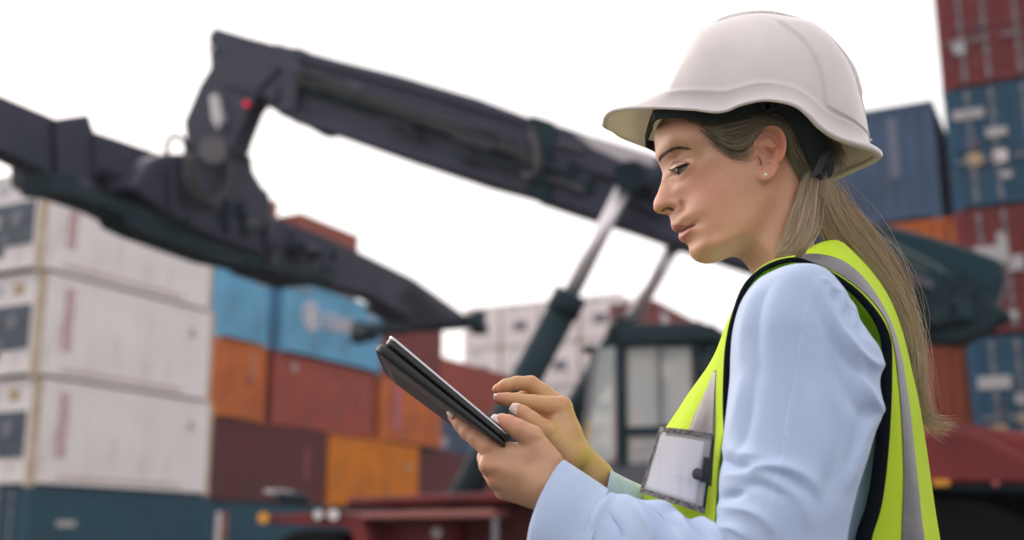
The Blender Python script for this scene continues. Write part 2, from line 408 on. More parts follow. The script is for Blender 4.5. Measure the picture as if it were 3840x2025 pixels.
def logo(root, L):
    g = Geo0(); n = 28; a = np.arange(n)*2*math.pi/n; V = []
    for y in (-.03, -.012):
        for r in (.52, .40): V += [(1.55+r*math.cos(t), y, 1.42+r*math.sin(t)*1.0) for t in a]
    F_ = []
    for i in range(n):
        j = (i+1) % n; F_ += [(i, j, n+j, n+i), (i, 2*n+i, 2*n+j, j), (n+i, n+j, 3*n+j, 3*n+i)]
    g.add(V, F_); g.box((1.38, -.03, 1.16), (1.72, -.012, 1.68)); link('round_logo', g.mesh('round_logo', sign_m2), root)
    g = Geo0()
    for i in range(6): glyph_block(g, 2.35+i*.47, 1.12, .36, .58, .02, (3, 2, 0, 1, 4, 2)[i])
    o = link('lettering', g.mesh('lettering', sign_m2), root, (0, -.012, 0))
    g = Geo0()
    for i in range(5): glyph_block(g, .5+i*.24, 2.22, .17, .14, .02, i)
    link('lettering', g.mesh('lettering', sign_m), root, (0, -.012, 0)); patch(root, 'marking', 5.1, 1.95, 5.6, 2.1, sign_m)
container(onB(3.25), Ld, 3, 6.06, 'sky', 'light blue container with round white logo and white lettering', mark=logo)
container(onB(3.1, .15), Ld, 2, 6.06, 'rust', 'rust red container directly under the light blue container with the logo', mark=lambda r, L: [patch(r, 'marking', .95, 1.95, 1.2, 2.2, sign_m), patch(r, 'marking', 3.3, 1.6, 3.5, 1.85, sign_r), patch(r, 'marking', 5.2, 1.1, 5.35, 2.0, sign_r)])
face_end(0.2, 4, 'brick', 'brick red container end above the light blue container end, mostly behind the lifting frame')
container(onB(4.1, .1), Ld, 4, 3.6, 'brick', 'brick red container above the light blue container with the logo')
container(onB(9.4), Ld, 3, 4.6, 'maroon', 'maroon container just right of the light blue container with the logo')
container(onB(9.4), Ld, 2, 4.6, 'orange', 'orange brown container with reddish vertical stripe under the maroon container', mark=lambda r, L: patch(r, 'marking', .9, .4, 1.5, 2.2, sign_r))
container(onB(12.6, .3), Ld, 1, 6.06, 'plum', 'dark container on the second level, just right of the amber container')
container(onB(6.2), Ld, 1, 6.06, 'amber', 'bright amber orange container on the second level, right of the plum brown one', mark=lambda r, L: patch(r, 'marking', 5.2, 1.5, 5.45, 1.8, sign_y))
container(onB(6.1,.3), Ld, 0, 6.06, 'teal', 'teal container under the bright amber container')
C0 = Vector((-4.05, 55.5, 0))
for lv, c_, lb in ((3, 'rust', 'long rust red container above the navy one, behind the lift cylinder'), (2, 'navy', 'navy blue container seen past the tablet, between red ones'), (1, 'maroon', 'maroon container low behind the hands, next to the amber container'), (0, 'teal', 'teal container at the foot of the stack behind the lift cylinder')):
    container(C0+Ld*(0 if lv == 3 else -2.0)-Wdv*(0 if lv == 3 else .0), Ld, lv, 12.19, c_, lb, mark=(lambda r, L: [patch(r, 'marking', 3.3, .7, 3.9, 1.2, sign_m)]) if lv in (1, 2) else None)
# far wall of white reefers with dark cooling units
W0 = Vector((6.2, 65.5, 0))
rows_ = ['ground', 'second', 'third', 'fourth', 'fifth', 'top']; cols_ = ['nearest the maroon pair', 'second from the maroon pair', 'third from the maroon pair', 'farthest from the maroon pair']
for c_ in range(4):
    for lv in range(6):
        container(W0+Wdv*(2.62*c_), Ld, lv, 6.06, 'pale', 'white refrigerated container of the far wall, %s level, column %s' % (rows_[lv], cols_[c_]), 'reefer', 'panel', reefer=True, name='refrigerated_container', group='far wall of white refrigerated containers')
for lv, c_ in ((2, 'rust'), (3, 'maroon'), (4, 'maroon')):
    container(Vector((7.0, 55.2, 0)), Ld, lv, 6.06, c_, ['', '', 'rust red container behind the cab roof, under the maroon pair', 'lower maroon container behind the excavator cab and vest', 'upper maroon container against the sky behind the far lift cylinder'][lv].replace('excavator ', ''), 'doors', mark=lambda r, L: patch(r, 'marking', .8, 1.5, 1.8, 2.1, sign_m))
container(Vector((10.0, 60.4, 0)), Ld, 4, 6.06, 'maroon', 'short piece of maroon container at the far end beside the vest')
for lv in (0, 1): container(Vector((7.0, 55.2, 0)), Ld, lv, 6.06, 'teal', 'teal container low behind the cab, level %s of its stack' % ('one' if lv == 0 else 'two'))
# right-hand stack: doors towards us
Rd = -Wdv                                             # runs right and nearer
R0 = Vector((8.93, 22.4, 0))
def doors(i, level, color, label, st=()):
    o = R0+Rd*(i*2.52)
    r = container(o+Rd*CW*0, Ld, level, 6.06, color, label, 'doors', 'panel')
    r.location = (o+Rd*CW).to_tuple()[:2]+(level*CH,)
    for (x0, z0, x1, z1, mt) in st: end_patch(r, x0, z0, x1, z1, mt)
    return r
doors(0, 5, 'maroon', 'maroon container doors at the very top of the right stack')
doors(0, 4, 'maroon', 'maroon container doors with two pale stickers, above the blue doors at right', [(.75, 1.95, 1.0, 2.25, sign_y), (.28, .7, .52, 1.0, sign_m), (.72, 1.1, .95, 1.2, darkunit_m)])
doors(0, 3, 'slate', 'blue container doors with round stickers and rods on the right stack', [(.15, 1.85, .75, 2.05, sign_m), (.3, 1.2, .6, 1.45, CM['navy']), (.35, .85, .62, 1.1, sign_y), (.85, .85, 1.10, 1.1, sign_m2), (.75, 1.4, 1.15, 1.58, sign_m), (.95, .5, 1.15, .65, sign_m)])
doors(0, 2, 'maroon', 'maroon container doors with white marks just above the boom pivot', [(.30, 1.35, .95, 1.75, sign_m), (.75, 1.75, .95, 2.0, sign_m), (.9, 1.2, 1.2, 1.5, sign_m), (.5, .2, 1.0, .4, sign_m)])
doors(0, 1, 'slate', 'blue container doors at the right edge beside the red machine hood', [(.15, 1.5, .75, 1.75, sign_m), (.8, 1.2, 1.2, 1.4, sign_m), (.3, .5, .6, .8, sign_y), (.9, .45, 1.2, .65, sign_g), (.8, .85, 1.1, 1.0, sign_y)])
doors(0, 0, 'maroon', 'maroon container doors at the foot of the right stack')
for lv, c_, lb in ((5, 'maroon', 'second maroon container doors of the topmost right row, cut by the frame'), (4, 'maroon', 'maroon container doors cut by the frame edge, with pink lettering'), (3, 'navy', 'navy container doors cut by the frame edge on the fourth level'), (2, 'plum', 'plum container doors cut by the frame edge'), (1, 'navy', 'navy container doors cut by the frame edge on the second level'), (0, 'rust', 'rust red container doors hidden low at the right frame edge')):
    doors(1, lv, c_, lb, [(.15, 1.9, .8, 2.0, sign_m2), (.15, 1.65, .7, 1.78, sign_m2), (.2, 1.4, .8, 1.52, sign_m2)] if lv == 4 else [])
# side-on containers left of it
S0 = R0-Rd*3.95+Ld*.30
def sideon(level, color, label, dx=0, mk=()):
    r = container(S0+Rd*dx, Rd, level, 3.7, color, label, 'panel', 'panel')
    for (x0, z0, x1, z1, mt) in mk: patch(r, 'marking', x0, z0, x1, z1, mt)
    return r
# the long side of these runs along Rd with its panel towards the camera
sideon(3, 'navy', 'navy blue container with faint vertical lettering, right behind the hard hat', 0, [(2.75, .9, 2.95, 2.25, principled('fade_blue', (.13,.16,.24), .6))])
sideon(2, 'orange', 'orange container between the navy container and the boom pivot', .35, [(2.2, .4, 2.5, 2.2, principled('fade_orange', (.50,.24,.15), .6))])
sideon(1, 'oxide', 'burnt orange container with pale stripe behind the ends of the hair', .5, [(2.45, .5, 2.7, 2.2, principled('fade_oxide', (.45,.16,.11), .6))])
sideon(0, 'teal', 'teal container on the ground behind the red machine hood', .5)

# ================================================================== reach stacker
Rp = Vector((4.24, 10.3, 3.35)); bd = Vector((-.9135, .4068, 0)); bn = Vector((.4068, .9135, 0))
boom_m = principled('boom_paint', (.032, .040, .070), .5, spec=.25); noise_vary(boom_m, 1.5, tint=(.048, .050, .082), detail=8, bump=.2, bscale=8)
dark_m = principled('machine_dark', (.008, .026, .036), .65, spec=.2); noise_vary(dark_m, 2, tint=(.02, .045, .058))
red_m = principled('machine_red', (.22, .028, .030), .5, spec=.25); noise_vary(red_m, 2, tint=(.10, .02, .022), detail=8)
chrome_m = principled('chrome_rod', (.82, .78, .82), .38, .55)
tyre_m = principled('tyre_rubber', (.008, .008, .009), .9, spec=.1)
rg = np.random.default_rng(14); brk_m = principled('bracket_grey', (.075, .072, .10), .5); teal_d = principled('frame_teal', (.010, .042, .058), .6, spec=.2)
hose_m = principled('hydraulic_hose', (.03, .028, .035), .5)
def plane_shape(name, pts, off, thick, mat, parent, p0=Rp, n=bn, bevel=.03):
    """outline seen in the print, standing in the vertical plane p0 + off*n, thick metres deep (away from the camera)"""
    Q = [on_plane(x*1.4913, y*1.4913, p0+n*off, n) for x, y in pts]
    k = len(Q); V = [tuple(q) for q in Q]+[tuple(q+n*thick) for q in Q]
    me = bpy.data.meshes.new(name); me.from_pydata(V, [], [tuple(range(k)), tuple(range(2*k-1, k-1, -1))]+[(i, k+i, k+(i+1) % k, (i+1) % k) for i in range(k)])
    me.materials.append(mat); o = bpy.data.objects.new(name, me); col.objects.link(o)
    if parent: o.parent = parent; o.matrix_parent_inverse = Matrix.Translation(-Vector(parent.location))
    if bevel: b = o.modifiers.new('bevel', 'BEVEL'); b.width = bevel; b.segments = 2
    return o
def pt_tube(name, p, q, r, mat, parent, sides=20):
    p, q = Vector(p), Vector(q); d = (q-p).normalized(); u = d.orthogonal().normalized(); v = d.cross(u); V = []
    for c in (p, q): V += [tuple(c+(u*math.cos(a)+v*math.sin(a))*r) for a in [i*2*math.pi/sides for i in range(sides)]]
    F_ = [tuple(range(sides))[::-1], tuple(range(sides, 2*sides))]+[(i, (i+1) % sides, sides+(i+1) % sides, sides+i) for i in range(sides)]
    me = bpy.data.meshes.new(name); me.from_pydata(V, [], F_); me.materials.append(mat)
    me.polygons.foreach_set('use_smooth', [False, False]+[True]*sides)
    o = bpy.data.objects.new(name, me); col.objects.link(o)
    if parent: o.parent = parent; o.matrix_parent_inverse = Matrix.Translation(-Vector(parent.location))
    return o
def curve_hose(name, pts, r, mat, parent):
    cu = bpy.data.curves.new(name, 'CURVE'); cu.dimensions = '3D'; cu.bevel_depth = r; cu.bevel_resolution = 2
    s = cu.splines.new('NURBS'); s.points.add(len(pts)-1); s.use_endpoint_u = True; s.order_u = 4
    for i, p in enumerate(pts): s.points[i].co = (*p, 1)
    cu.materials.append(mat); t_ = bpy.data.objects.new(name, cu); me = bpy.data.meshes.new_from_object(t_); bpy.data.objects.remove(t_); bpy.data.curves.remove(cu)
    o = bpy.data.objects.new(name, me); col.objects.link(o)
    if parent: o.parent = parent; o.matrix_parent_inverse = Matrix.Translation(-Vector(parent.location))
    return o
def bp(x, y, off): return on_plane(x*1.4913, y*1.4913, Rp+bn*off, bn)
rs = empty('reach_stacker', (2.0, 11.5, 0)); tag(rs, 'red and black container reach stacker with raised telescopic boom behind the woman', 'reach stacker')
plane_shape('outer_boom', [(1335,292),(1500,345),(1640,388),(1900,462),(2200,556),(2330,590),(2440,625),(2520,655),(2528,700),(2505,770),(2470,812),(2420,852),(2330,846),(2200,792),(1890,675),(1700,612),(1560,562),(1400,512),(1310,482)], -.48, .55, boom_m, rs)
plane_shape('inner_boom', [(690,106),(850,150),(1000,187),(1200,246),(1335,296),(1330,486),(1200,452),(1000,386),(850,333),(800,316),(795,322),(770,318),(750,300),(700,285),(665,262)], -.40, .42, boom_m, rs)
plane_shape('boom_head', [(524,84),(545,70),(620,92),(735,122),(740,116),(770,124),(745,165),(715,190),(690,262),(668,242),(648,243),(628,266),(600,335),(588,372),(602,384),(470,384),(462,305),(478,268),(500,215),(528,170)], -.46, .30, boom_m, rs)
# raised flanges and plates on the near side
plane_shape('top_flange', [(745,128),(1000,196),(1335,300),(1335,318),(1000,214),(745,148)], -.46, .08, boom_m, rs, bevel=.01)
plane_shape('bottom_flange', [(700,262),(1000,362),(1330,466),(1330,486),(1000,386),(700,288)], -.46, .08, boom_m, rs, bevel=.01)
plane_shape('cable_tray', [(745,190),(1000,262),(1290,350),(1290,392),(1000,304),(745,228)], -.47, .10, dark_m, rs, bevel=.01)
plane_shape('collar', [(716,150),(760,160),(738,285),(700,280)], -.50, .12, boom_m, rs)
plane_shape('collar', [(1330,286),(1392,305),(1378,508),(1316,488)], -.54, .12, dark_m, rs)
plane_shape('slide_plate', [(1440,352),(1530,372),(1640,420),(1700,470),(1640,500),(1500,440),(1420,400)], -.54, .10, boom_m, rs)
plane_shape('rear_cover', [(2180,558),(2330,592),(2440,627),(2518,657),(2524,702),(2466,808),(2330,842),(2180,786)], -.53, .06, teal_d, rs)
plane_shape('pale_wedge', [(1440,334),(1500,345),(1640,387),(1648,418),(1560,404),(1490,372)], -.56, .06, principled('pale_panel', (.50, .46, .48), .4), rs, bevel=.01)  # light-grey wedge plate on the boom's near side
plane_shape('pivot_bracket', [(1552,405),(1600,398),(1660,430),(1640,470),(1580,480),(1545,455)], -.62, .22, boom_m, rs)
plane_shape('head_plate', [(528,150),(560,110),(660,140),(700,170),(640,235),(560,215)], -.50, .06, boom_m, rs, bevel=.01)
plane_shape('head_link', [(525,240),(545,232),(560,300),(545,330),(530,300)], -.56, .12, principled('link_silver', (.45,.43,.46), .4, .4), rs)
for x, y in ((760,200),(820,225),(900,250),(1050,300),(1150,330),(1240,360),(1360,420),(1440,440),(1480,470)):
    pt_tube('bolt_boss', bp(x, y, -.52), bp(x, y, -.40), .09, dark_m, rs, 14)
for k, (y0, y1) in enumerate(((12, 30), (22, 44), (34, 52))):
    curve_hose('hose', [bp(745, 170+y0, -.56), bp(900, 215+y0, -.57), bp(1100, 272+y1, -.58), bp(1290, 330+y1, -.57), bp(1345, 360+y1, -.58)], .022, hose_m, rs)
curve_hose('hose', [bp(1335, 330, -.6), bp(1370, 400, -.72), bp(1350, 470, -.70), bp(1320, 440, -.6)], .04, hose_m, rs)
plane_shape('rear_frame', [(2185,640),(2300,650),(2420,700),(2500,760),(2545,790),(2480,832),(2400,862),(2300,858),(2200,820)], -.70, .30, dark_m, rs)
plane_shape('rear_frame', [(2185,620),(2300,640),(2430,690),(2480,790),(2400,850),(2200,820)], .45, .28, dark_m, rs)
for x, y in ((2280,720),(2360,760),(2420,720),(2300,800)): pt_tube('pivot_pin', bp(x, y, -.82), bp(x, y, .6), .12, dark_m, rs)
for q in range(4): curve_hose('hose', [bp(2200, 600+18*q, -.60), bp(2300, 640+16*q, -.78), bp(2400, 700+20*q, -.80), bp(2460, 770+10*q, -.7), bp(2380, 820, -.78), bp(2280, 800-15*q, -.76)], .03, principled('hose_teal', (.03,.06,.07), .5), rs)
for k in range(18):                                    # clamps, boxes and wear plates along the boom
    x = rg.uniform(700, 1640); yt = np.interp(x, [700, 1000, 1335, 1640], [118, 197, 305, 395]); yb = np.interp(x, [700, 1000, 1330, 1640], [280, 380, 480, 585])
    y = yt+(yb-yt)*rg.uniform(.1, .85); w_, h_ = rg.uniform(8, 60), rg.uniform(6, 20)
    w_ *= 1.6; h_ *= .6
    plane_shape('clamp', [(x,y),(x+w_,y+w_*.32),(x+w_,y+w_*.32+h_),(x,y+h_)], -.60, rg.uniform(.05, .16), (boom_m, dark_m, brk_m)[k % 3], rs, bevel=.01)
for k in range(22):
    x = rg.uniform(2200, 2480); y = np.interp(x, [2200, 2500], [620, 720])+rg.uniform(0, 130); w_, h_ = rg.uniform(12, 50), rg.uniform(8, 34)
    plane_shape('clamp', [(x,y),(x+w_,y+w_*.3),(x+w_,y+w_*.3+h_),(x,y+h_)], -.84, rg.uniform(.05, .12), (dark_m, teal_d, brk_m)[k % 3], rs, bevel=.01)
# lift cylinders
def cyl(x0, y0, x1, y1, x2, y2, off, r1, r2):
    pt_tube('cylinder_rod', bp(x0, y0, off), bp(x1, y1, off), r1, chrome_m, rs); pt_tube('cylinder_barrel', bp(x1, y1, off), bp(x2, y2, off), r2, dark_m, rs)
    a, b = bp(x1, y1, off), bp(x2, y2, off); d = (b-a).normalized(); pt_tube('cylinder_gland', a-d*.05, a+d*.18, r2*1.12, dark_m, rs)
    pt_tube('cylinder_eye', bp(x0, y0, off-.16), bp(x0, y0, off+.16), r1*1.9, dark_m, rs)
cyl(1582, 445, 1432, 748, 1075, 1420, -.78, .080, .150)
cyl(1706, 598, 1578, 818, 1380, 1150, .80, .085, .155)
# cab
cabo = -.75
cab_m = principled('cab_grey', (.10, .11, .13), .45); noise_vary(cab_m, 3, .3)
glass_m = principled('cab_glass', (.74, .82, .80), .05, Alpha=.38)
plane_shape('cab_roof', [(1552,824),(1572,815),(1700,812),(1795,815),(1806,856),(1556,868)], cabo-.08, .95, dark_m, rs)
for pts in ([(1548,860),(1572,860),(1576,1180),(1550,1180)], [(1740,858),(1762,858),(1770,1190),(1748,1190)], [(1485,872),(1496,872),(1470,1150),(1456,1150)]):
    plane_shape('cab_pillar', pts, cabo, .08, steel_m if pts[0][0] < 1500 else dark_m, rs, bevel=.01)
plane_shape('side_window', [(1574,872),(1735,872),(1740,1068),(1576,1074)], cabo+.03, .02, glass_m, rs, bevel=0)
plane_shape('side_window', [(1496,880),(1546,872),(1548,1150),(1470,1150)], cabo+.03, .02, glass_m, rs, bevel=0)
plane_shape('door_window', [(1580,1092),(1742,1088),(1744,1180),(1582,1180)], cabo+.03, .02, glass_m, rs, bevel=0)
plane_shape('window_bar', [(1574,1074),(1742,1068),(1742,1090),(1578,1096)], cabo-.02, .06, dark_m, rs, bevel=0)
plane_shape('window_bar', [(1652,872),(1659,872),(1661,1070),(1654,1070)], cabo-.02, .04, steel_m, rs, bevel=0)
plane_shape('cab_body', [(1450,1150),(1775,1180),(1780,1260),(1470,1262)], cabo, 1.45, cab_m, rs)
plane_shape('cab_back', [(1768,860),(1800,860),(1806,1200),(1774,1200)], cabo, 1.45, dark_m, rs)
plane_shape('operator_seat', [(1600,960),(1650,950),(1665,1080),(1720,1090),(1720,1130),(1610,1130)], cabo+.5, .45, principled('seat_cloth', (.18,.17,.17), .8), rs)
plane_shape('sun_blind', [(1578,876),(1640,876),(1640,900),(1578,902)], cabo+.06, .02, principled('blind_tan', (.50,.34,.22), .7), rs, bevel=0)
plane_shape('grab_rail', [(1478,1060),(1486,1060),(1470,1140),(1462,1140)], cabo-.12, .03, principled('rail_yellow', (.55,.36,.05), .5), rs, bevel=0)
plane_shape('mirror', [(1462,872),(1490,868),(1492,884),(1466,888)], cabo-.15, .05, dark_m, rs, bevel=0)
for k, (x, y, c_) in enumerate(((1590,1115,'sign_m'), (1600,1140,'sign_m'), (1500,1150,'sign_m'))): plane_shape('label_plate', [(x,y),(x+38,y),(x+38,y+14),(x,y+14)], cabo-.02, .015, sign_m, rs, bevel=0)
# chassis
def bx(name, x0, y0, x1, y1, off, thick, mat, bevel=.05): return plane_shape(name, [(x0,y0),(x1,y0),(x1,y1),(x0,y1)], off, thick, mat, rs, bevel=bevel)
plane_shape('front_deck', [(868,1252),(1250,1236),(1420,1240),(1420,1262),(1250,1262),(870,1274)], -1.9, .9, red_m, rs)
plane_shape('chassis', [(880,1290),(1470,1262),(1780,1262),(2350,1240),(2350,1500),(880,1500)], -1.2, 2.4, red_m, rs, bevel=.05)
plane_shape('front_fender', [(650,1296),(830,1286),(905,1292),(960,1500),(930,1500),(880,1330),(650,1312)], -2.0, 1.0, red_m, rs, bevel=.01)
plane_shape('side_step', [(870,1288),(1240,1280),(1240,1300),(872,1306)], -2.0, .35, principled('step_pink', (.34,.12,.11), .5), rs, bevel=.01)
plane_shape('frame_plate', [(905,1300),(1130,1300),(1130,1500),(945,1500)], -1.6, .3, red_m, rs)
plane_shape('cylinder_mount', [(1000,1350),(1120,1290),(1200,1280),(1290,1330),(1260,1500),(980,1500)], -1.1, .5, dark_m, rs)
def lamp(x, y, off, r, mat, name): pt_tube(name, bp(x, y, off-.03), bp(x, y, off+.05), r, mat, rs, 18)
lamp(662, 1302, -2.05, .055, principled('indicator_amber', (.75,.34,.05), .4), 'indicator_lamp')
lamp(800, 1294, -2.05, .045, principled('lamp_clear', (.75,.72,.70), .3), 'work_lamp'); lamp(838, 1294, -2.05, .05, principled('lamp_clear2', (.85,.78,.80), .3), 'work_lamp')
lamp(1098, 1340, -1.7, .05, principled('pin_cap', (.4,.36,.34), .4), 'pin_cap')
bx('handrail_post', 1236, 1300, 1250, 1400, -1.95, .05, steel_m, .005)
bx('air_filter', 690, 1236, 716, 1262, -.6, .5, dark_m); bx('valve_block', 600+60, 1230, 690, 1244, -.6, .4, sign_m)
rim_m = principled('rim_mud', (.09, .075, .065), .8)
def wheel(x, y, off, R_, wd):
    c = bp(x, y, off); c.z = R_
    pt_tube('wheel', c, c+bn*wd, R_, tyre_m, rs, 40); pt_tube('wheel_rim', c-bn*.03, c+bn*.1, R_*.5, rim_m, rs, 28)
for off in (-2.0, -1.35, .75, 1.4): wheel(770, 1560, off, .64, .6)
for off in (-1.7, 1.2): wheel(2420, 1500, off, .74, .6)
# rear hood and its dark underside
plane_shape('rear_hood', [(2240,1120),(2310,1092),(2400,1080),(2470,1096),(2560,1136),(2660,1196),(2660,1216),(2240,1212)], -1.9, 1.4, red_m, rs, bevel=.12)
plane_shape('rear_bumper', [(2240,1214),(2700,1218),(2700,1236),(2240,1232)], -1.85, 1.3, dark_m, rs)
plane_shape('engine_cover', [(2250,1100),(2400,1060),(2700,1100),(2700,1216),(2250,1212)], -.4, 1.6, red_m, rs, bevel=.1)
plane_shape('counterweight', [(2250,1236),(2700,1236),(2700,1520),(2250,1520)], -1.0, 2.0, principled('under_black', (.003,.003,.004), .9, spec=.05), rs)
bx('reflector', 2345, 1206, 2388, 1222, -1.93, .03, principled('reflector_amber', (.70,.30,.02), .4), .004); bx('reflector', 2496, 1210, 2512, 1222, -1.93, .03, sign_r, .004)
# red lamp on the head
lm = bpy.data.materials.new('red_lamp'); lm.use_nodes = True; e_ = lm.node_tree.nodes['Principled BSDF']; e_.inputs['Emission Color'].default_value = (.9, .002, .02, 1); e_.inputs['Emission Strength'].default_value = .7; e_.inputs['Base Color'].default_value = (.5, .01, .03, 1)
lamp(619, 261, -.56, .034, lm, 'warning_lamp'); lamp(532, 120, -.52, .04, sign_m2, 'head_reflector'); lamp(544, 76, -.4, .04, sign_m2, 'head_reflector')

# spreader, hanging square to the boom, under its head
Tp = bp(545, 230, 0); sn = Vector((.9135, -.4068, 0)); sn = Vector((-.9135, .4068, 0))*1.0
spr = empty('spreader', (Tp.x, Tp.y, 4.8)); tag(spr, 'long black container spreader frame hanging from the boom head, reaching over the stacks', 'spreader')
def sp(x, y, off=0): return on_plane(x*1.4913, y*1.4913, Tp+sn*off, sn)
def sshape(name, pts, off, th, mat, bevel=.02): return plane_shape(name, pts, off, th, mat, spr, p0=Tp, n=sn, bevel=bevel)
sshape('main_beam', [(-200,160),(0,237),(148,300),(300,350),(420,392),(600,470),(690,545),(840,602),(1040,700),(1180,800),(1178,818),(1040,806),(940,745),(830,716),(690,680),(545,655),(380,592),(190,492),(110,428),(0,376),(-200,310)], -.25, .3, boom_m)
sshape('side_rail', [(118,430),(300,500),(600,600),(690,640),(840,690),(838,712),(690,686),(545,655),(372,592),(318,566),(306,540),(188,494),(120,486)], -.62, .35, dark_m)
sshape('side_rail', [(118,420),(600,590),(840,680),(838,712),(690,680),(118,480)], .35, .3, dark_m)
sshape('centre_frame', [(420,385),(600,382),(636,392),(640,430),(664,470),(680,480),(690,548),(696,600),(660,640),(540,600),(420,540),(330,470),(380,400)], -.70, .7, boom_m, .05)
sshape('slide_block', [(145,298),(224,287),(238,330),(236,470),(200,480),(150,450)], -.34, .68, boom_m)
sshape('slide_block', [(240,330),(282,348),(300,372),(400,400),(400,480),(240,420)], -.40, .8, boom_m)
sshape('outer_sleeve', [(690,560),(700,548),(838,600),(846,612),(846,706),(800,716),(690,676)], -.36, .72, boom_m)
sshape('inner_beam', [(846,625),(925,664),(1040,720),(1042,745),(1020,775),(846,700)], -.20, .4, boom_m)
sshape('knee_plate', [(1020,716),(1044,718),(1100,772),(1150,800),(1150,815),(1040,808),(980,770)], -.25, .5, boom_m)
for x, y, w_ in ((760,625,18),(800,640,14),(600,520,20),(480,470,22),(560,545,18),(640,560,16),(470,560,14)):
    pt_tube('bolt_boss', sp(x, y, .45), sp(x, y, -.74), .004*w_, dark_m, spr, 14)
for q in range(3): curve_hose('hose', [sp(470+10*q, 392, -.75), sp(455+16*q, 450, -.85), sp(490+12*q, 520, -.88), sp(560, 500+8*q, -.86), sp(590-6*q, 430, -.80), sp(560, 380, -.6)], .028, hose_m, spr)
curve_hose('hose', [sp(420, 392, 0), sp(415, 350, 0), sp(440, 335, 0), sp(470, 350, 0), sp(468, 385, 0)], .03, hose_m, spr)
curve_hose('antenna', [sp(372, 392, 0), sp(366, 350, 0), sp(370, 300, 0)], .006, hose_m, spr)
pt_tube('pivot_pin', sp(535, 378, -.8), sp(535, 378, .8), .16, steel_m, spr)
for k in range(20):                                    # brackets, junction boxes and stiffeners along the frame
    t = rg.uniform(0, 1); x = 20+1000*t; yt = np.interp(x, [0, 145, 420, 690, 840, 1040], [242, 305, 400, 555, 612, 712]); yb = np.interp(x, [0, 190, 380, 690, 1040], [370, 486, 585, 676, 795])
    y = yt+(yb-yt)*rg.uniform(.05, .8); w_, h_ = rg.uniform(8, 34), rg.uniform(8, 30)
    if k % 3 == 0: w_, h_, y = rg.uniform(5, 9), (yb-yt)*.55, yt+8
    sshape('bracket', [(x,y),(x+w_,y+w_*.42),(x+w_,y+w_*.42+h_),(x,y+h_)], -.40 if x < 300 or x > 720 else -.78, rg.uniform(.08, .2), (boom_m, dark_m, brk_m)[k % 3], .01)
# twist-lock beams across both ends
cE = sp(1050, 815); 
def across(c, half, hz, hs, name):
    sd = Vector((.4068, .9135, 0)); g = Geo0(); V = [tuple(c+Vector(bd)*a*half+sd*b*hs+Vector((0, 0, k*hz))) for a in (-1, 1) for b in (-1, 1) for k in (-1, 1)]
    g.add(V, [(0,1,3,2),(4,6,7,5),(0,4,5,1),(2,3,7,6),(0,2,6,4),(1,5,7,3)]); me = g.mesh(name, dark_m); o = bpy.data.objects.new(name, me); col.objects.link(o); o.parent = spr; o.matrix_parent_inverse = Matrix.Translation(-Vector(spr.location))
    b = o.modifiers.new('bevel', 'BEVEL'); b.width = .03
cE = D(1048, 820, 20.3); across(cE, 1.22, .10, .16, 'twistlock_beam')
for a in (-1.22, 1.22): pt_tube('twistlock', cE+bd*a+Vector((0, 0, .16)), cE+bd*a-Vector((0, 0, .22)), .13, dark_m, spr)
pt_tube('twistlock', D(925, 838, 20.1)+Vector((0,0,.1)), D(925, 838, 20.1)-Vector((0,0,.12)), .17, dark_m, spr)

# thin air over the yard: far things pale a little
hz = bpy.data.materials.new('haze_air'); hz.use_nodes = True; hn = hz.node_tree.nodes; hn.clear()
pv = hn.new('ShaderNodeVolumePrincipled'); pv.inputs['Color'].default_value = (.98, .95, .96, 1); pv.inputs['Density'].default_value = .0007; pv.inputs['Anisotropy'].default_value = .3
ho = hn.new('ShaderNodeOutputMaterial'); hz.node_tree.links.new(pv.outputs[0], ho.inputs['Volume'])
g = Geo0().box((-130, -25, -1), (130, 150, 24)); hb = bpy.data.objects.new('haze', g.mesh('haze', hz)); col.objects.link(hb); tag(hb, 'thin pale air over the container yard', kind='stuff')
# ================================================================== the woman
Y0 = 1.30                                     # mid-sagittal plane of the body
def F(cx, cy, w=0.0):                         # face-study coordinates -> X, Z of the point standing w nearer the camera
    p = at(2340+cx/2.264, 420+cy/2.264, Y0-w); return p.x, p.z
def E(ex, ey, w=0.0):                         # ear-study coordinates
    p = at(2780+ex/4.85, 440+ey/4.85, Y0-w); return p.x, p.z

